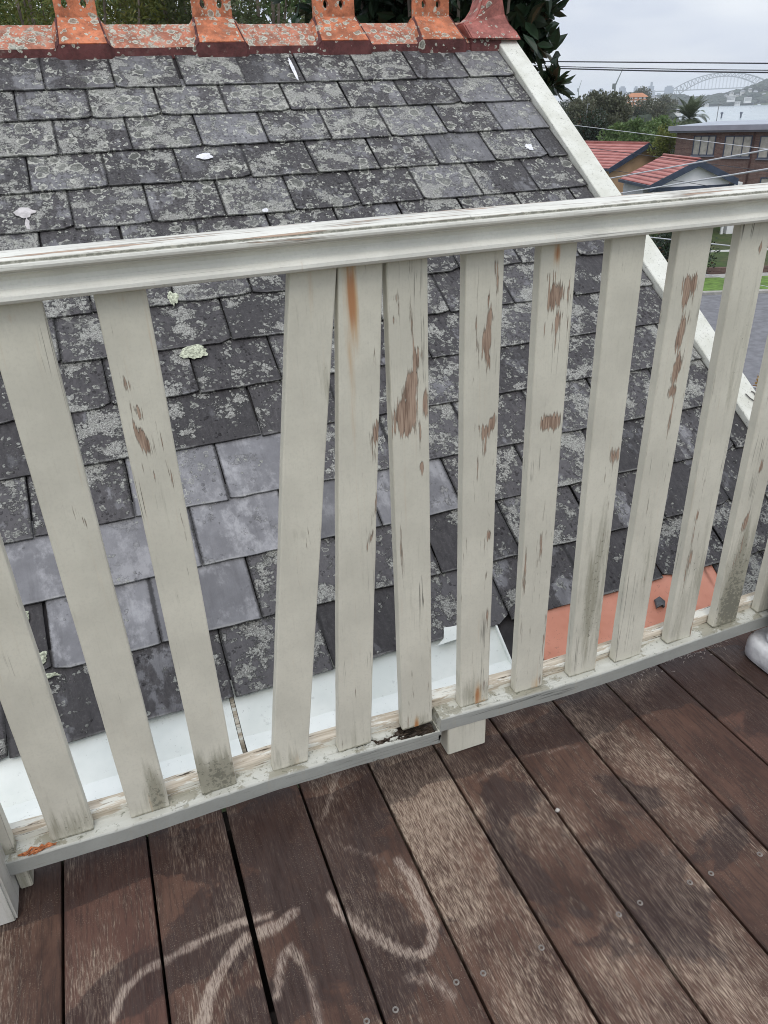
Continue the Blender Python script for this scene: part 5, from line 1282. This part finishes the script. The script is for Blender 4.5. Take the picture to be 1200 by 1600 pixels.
# moored yachts and channel markers on the water
M_hull = simple('white_hull', (.75, .76, .78), .4, .05, 1)
def yacht(px, py, label):
    p = hz(px, py, WATER_Z + .05); root = empty('yacht', p, label, 'yacht'); m_ = MB()
    hp = [(-5, -1.3), (2, -1.5), (6, 0), (2, 1.5), (-5, 1.3)]
    m_.add([(p.x + a * .94, p.y + b * .8, p.z - .2) for a, b in hp] + [(p.x + a, p.y + b, p.z + 1.3) for a, b in hp], [(4, 3, 2, 1, 0), (5, 6, 7, 8, 9)] + [(i, (i + 1) % 5, 5 + (i + 1) % 5, 5 + i) for i in range(5)]); m_.build('hull', M_hull, root)
    m_ = MB(); m_.box(p.x - 3, p.x + 1.5, p.y - .9, p.y + .9, p.z + 1.31, p.z + 2.1); m_.build('cabin', M_hull, root)
    m_ = MB(); m_.tube([p + Vector((.5, 0, 1)), p + Vector((.5, 0, 13))], .14, 5); m_.build('mast', M_fgrey, root)
yacht(1186, 164, 'tiny white yacht moored near the far shore at the right of the frame'); yacht(1176, 169, 'tiny white yacht moored in mid water, left of the far right one')
def pile(px, py, hgt, label, r_=.5):
    p = hz(px, py, WATER_Z); root = empty('channel_pile', p, label, 'pile'); m_ = MB(); m_.tube([p - UPV, p + UPV * hgt], r_, 8); m_.build('post', M_navy, root)
    m_ = MB(); m_.tube([p + UPV * hgt * .75, p + UPV * (hgt + .3)], [r_ * 1.8, r_ * 1.5], 8); m_.build('cap', M_navy, root)
pile(1127, 184, 6, 'dark channel pile in the water, left one of the pair', 1.0); pile(1157, 184, 6, 'dark channel pile in the water, right one of the pair', 1.0)
def pole(px, pyb, pyt, D, label, r_):
    b = at(px, pyb, D); t = at(px, pyt, D); root = empty('light_pole', b, label, 'pole'); m_ = MB(); m_.tube([Vector((b.x, b.y, -16)), Vector((b.x, b.y, t.z))], r_, 8); m_.build('shaft', M_fgrey, root)
    m_ = MB(); m_.tube([Vector((b.x, b.y, t.z)), Vector((b.x, b.y, t.z)) + rt * r_ * 6], r_ * 1.4, 6); m_.build('lamp_head', M_fgrey, root)
pole(1119, 192, 163, 240, 'thin grey light pole rising over the flat roof against the water', .10)
pole(915, 200, 163, 120, 'thin pale pole standing within the fig tree crown at left', .05)

# ================================================================== 9. OVERHEAD WIRES
M_wire = simple('black_cable', (.05, .052, .06), .6, .2, 3); M_wirel = simple('grey_white_cable', (.62, .63, .66), .5, .1, 3)
def wire(a, b, Da, Db, th, mat, label, sag=.0, ext=.35):
    p, q = at(*a, Da), at(*b, Db); d = q - p; p2 = p - d * ext; q2 = q + d * ext; n = 24; pts = []
    for i in range(n + 1):
        t = i / n; x = p2.lerp(q2, t); x.z -= sag * 4 * t * (1 - t) - sag; pts.append(x)
    m_ = MB(); m_.tube(pts, th / 2, 6)
    tag(m_.build('power_line' if th > .012 else 'service_wire', mat, smooth=True), label, 'wire')
wire((845, 96), (1200, 99), 26, 24, .030, M_wire, 'uppermost thin dark power line crossing the sky')
wire((845, 104), (1200, 111), 26, 24, .022, M_wire, 'middle of the three sky wires, sagging slightly to the right', .05)
wire((845, 107), (1200, 114.5), 26.4, 24.4, .034, M_wire, 'lowest and darkest of the three wires across the sky', .05)
wire((900, 196), (1200, 233), 24, 19, .0125, M_wirel, 'thin pale wire sloping down past the trees to the brick block windows')
wire((940, 281), (1200, 234), 22, 14, .026, M_wirel, 'thick pale cable rising to the right across the tan gable')
wire((976, 301), (1200, 264), 20, 13, .026, M_wirel, 'second thick pale cable, the one rising right just above the handrail')
wire((927, 232), (1200, 268), 26, 22, .015, M_wire, 'thin dark wire running down across both red roofs')
wire((957, 266), (1110, 291), 26, 24, .014, M_wire, 'lower thin dark wire crossing the white gable', .0, .12)
wire((1018, 371), (1160, 386), 16, 14, .020, M_wirel, 'pale cable visible between balusters just below the handrail')
wire((1100, 428), (1200, 448), 16, 14, .010, M_wirel, 'thin pale wire over the green lawn strip between balusters')
wire((1160, 603), (1200, 608), 9, 8.6, .020, M_wirel, 'pale cable passing in front of the ochre plant', 0, .8)

# ================================================================== 10. HAZE
mb = MB(); mb.box(-9000, 9000, -9000, 9000, -62, 118)
hm = bpy.data.materials.new('haze_air'); hm.use_nodes = True; hm.node_tree.nodes.clear()
ho = hm.node_tree.nodes.new('ShaderNodeOutputMaterial'); hv = hm.node_tree.nodes.new('ShaderNodeVolumePrincipled')
hv.inputs['Color'].default_value = (.93, .96, 1, 1); hv.inputs['Density'].default_value = 1.5e-4
hm.node_tree.links.new(hv.outputs[0], ho.inputs['Volume'])
tag(mb.build('haze', hm), kind='stuff')
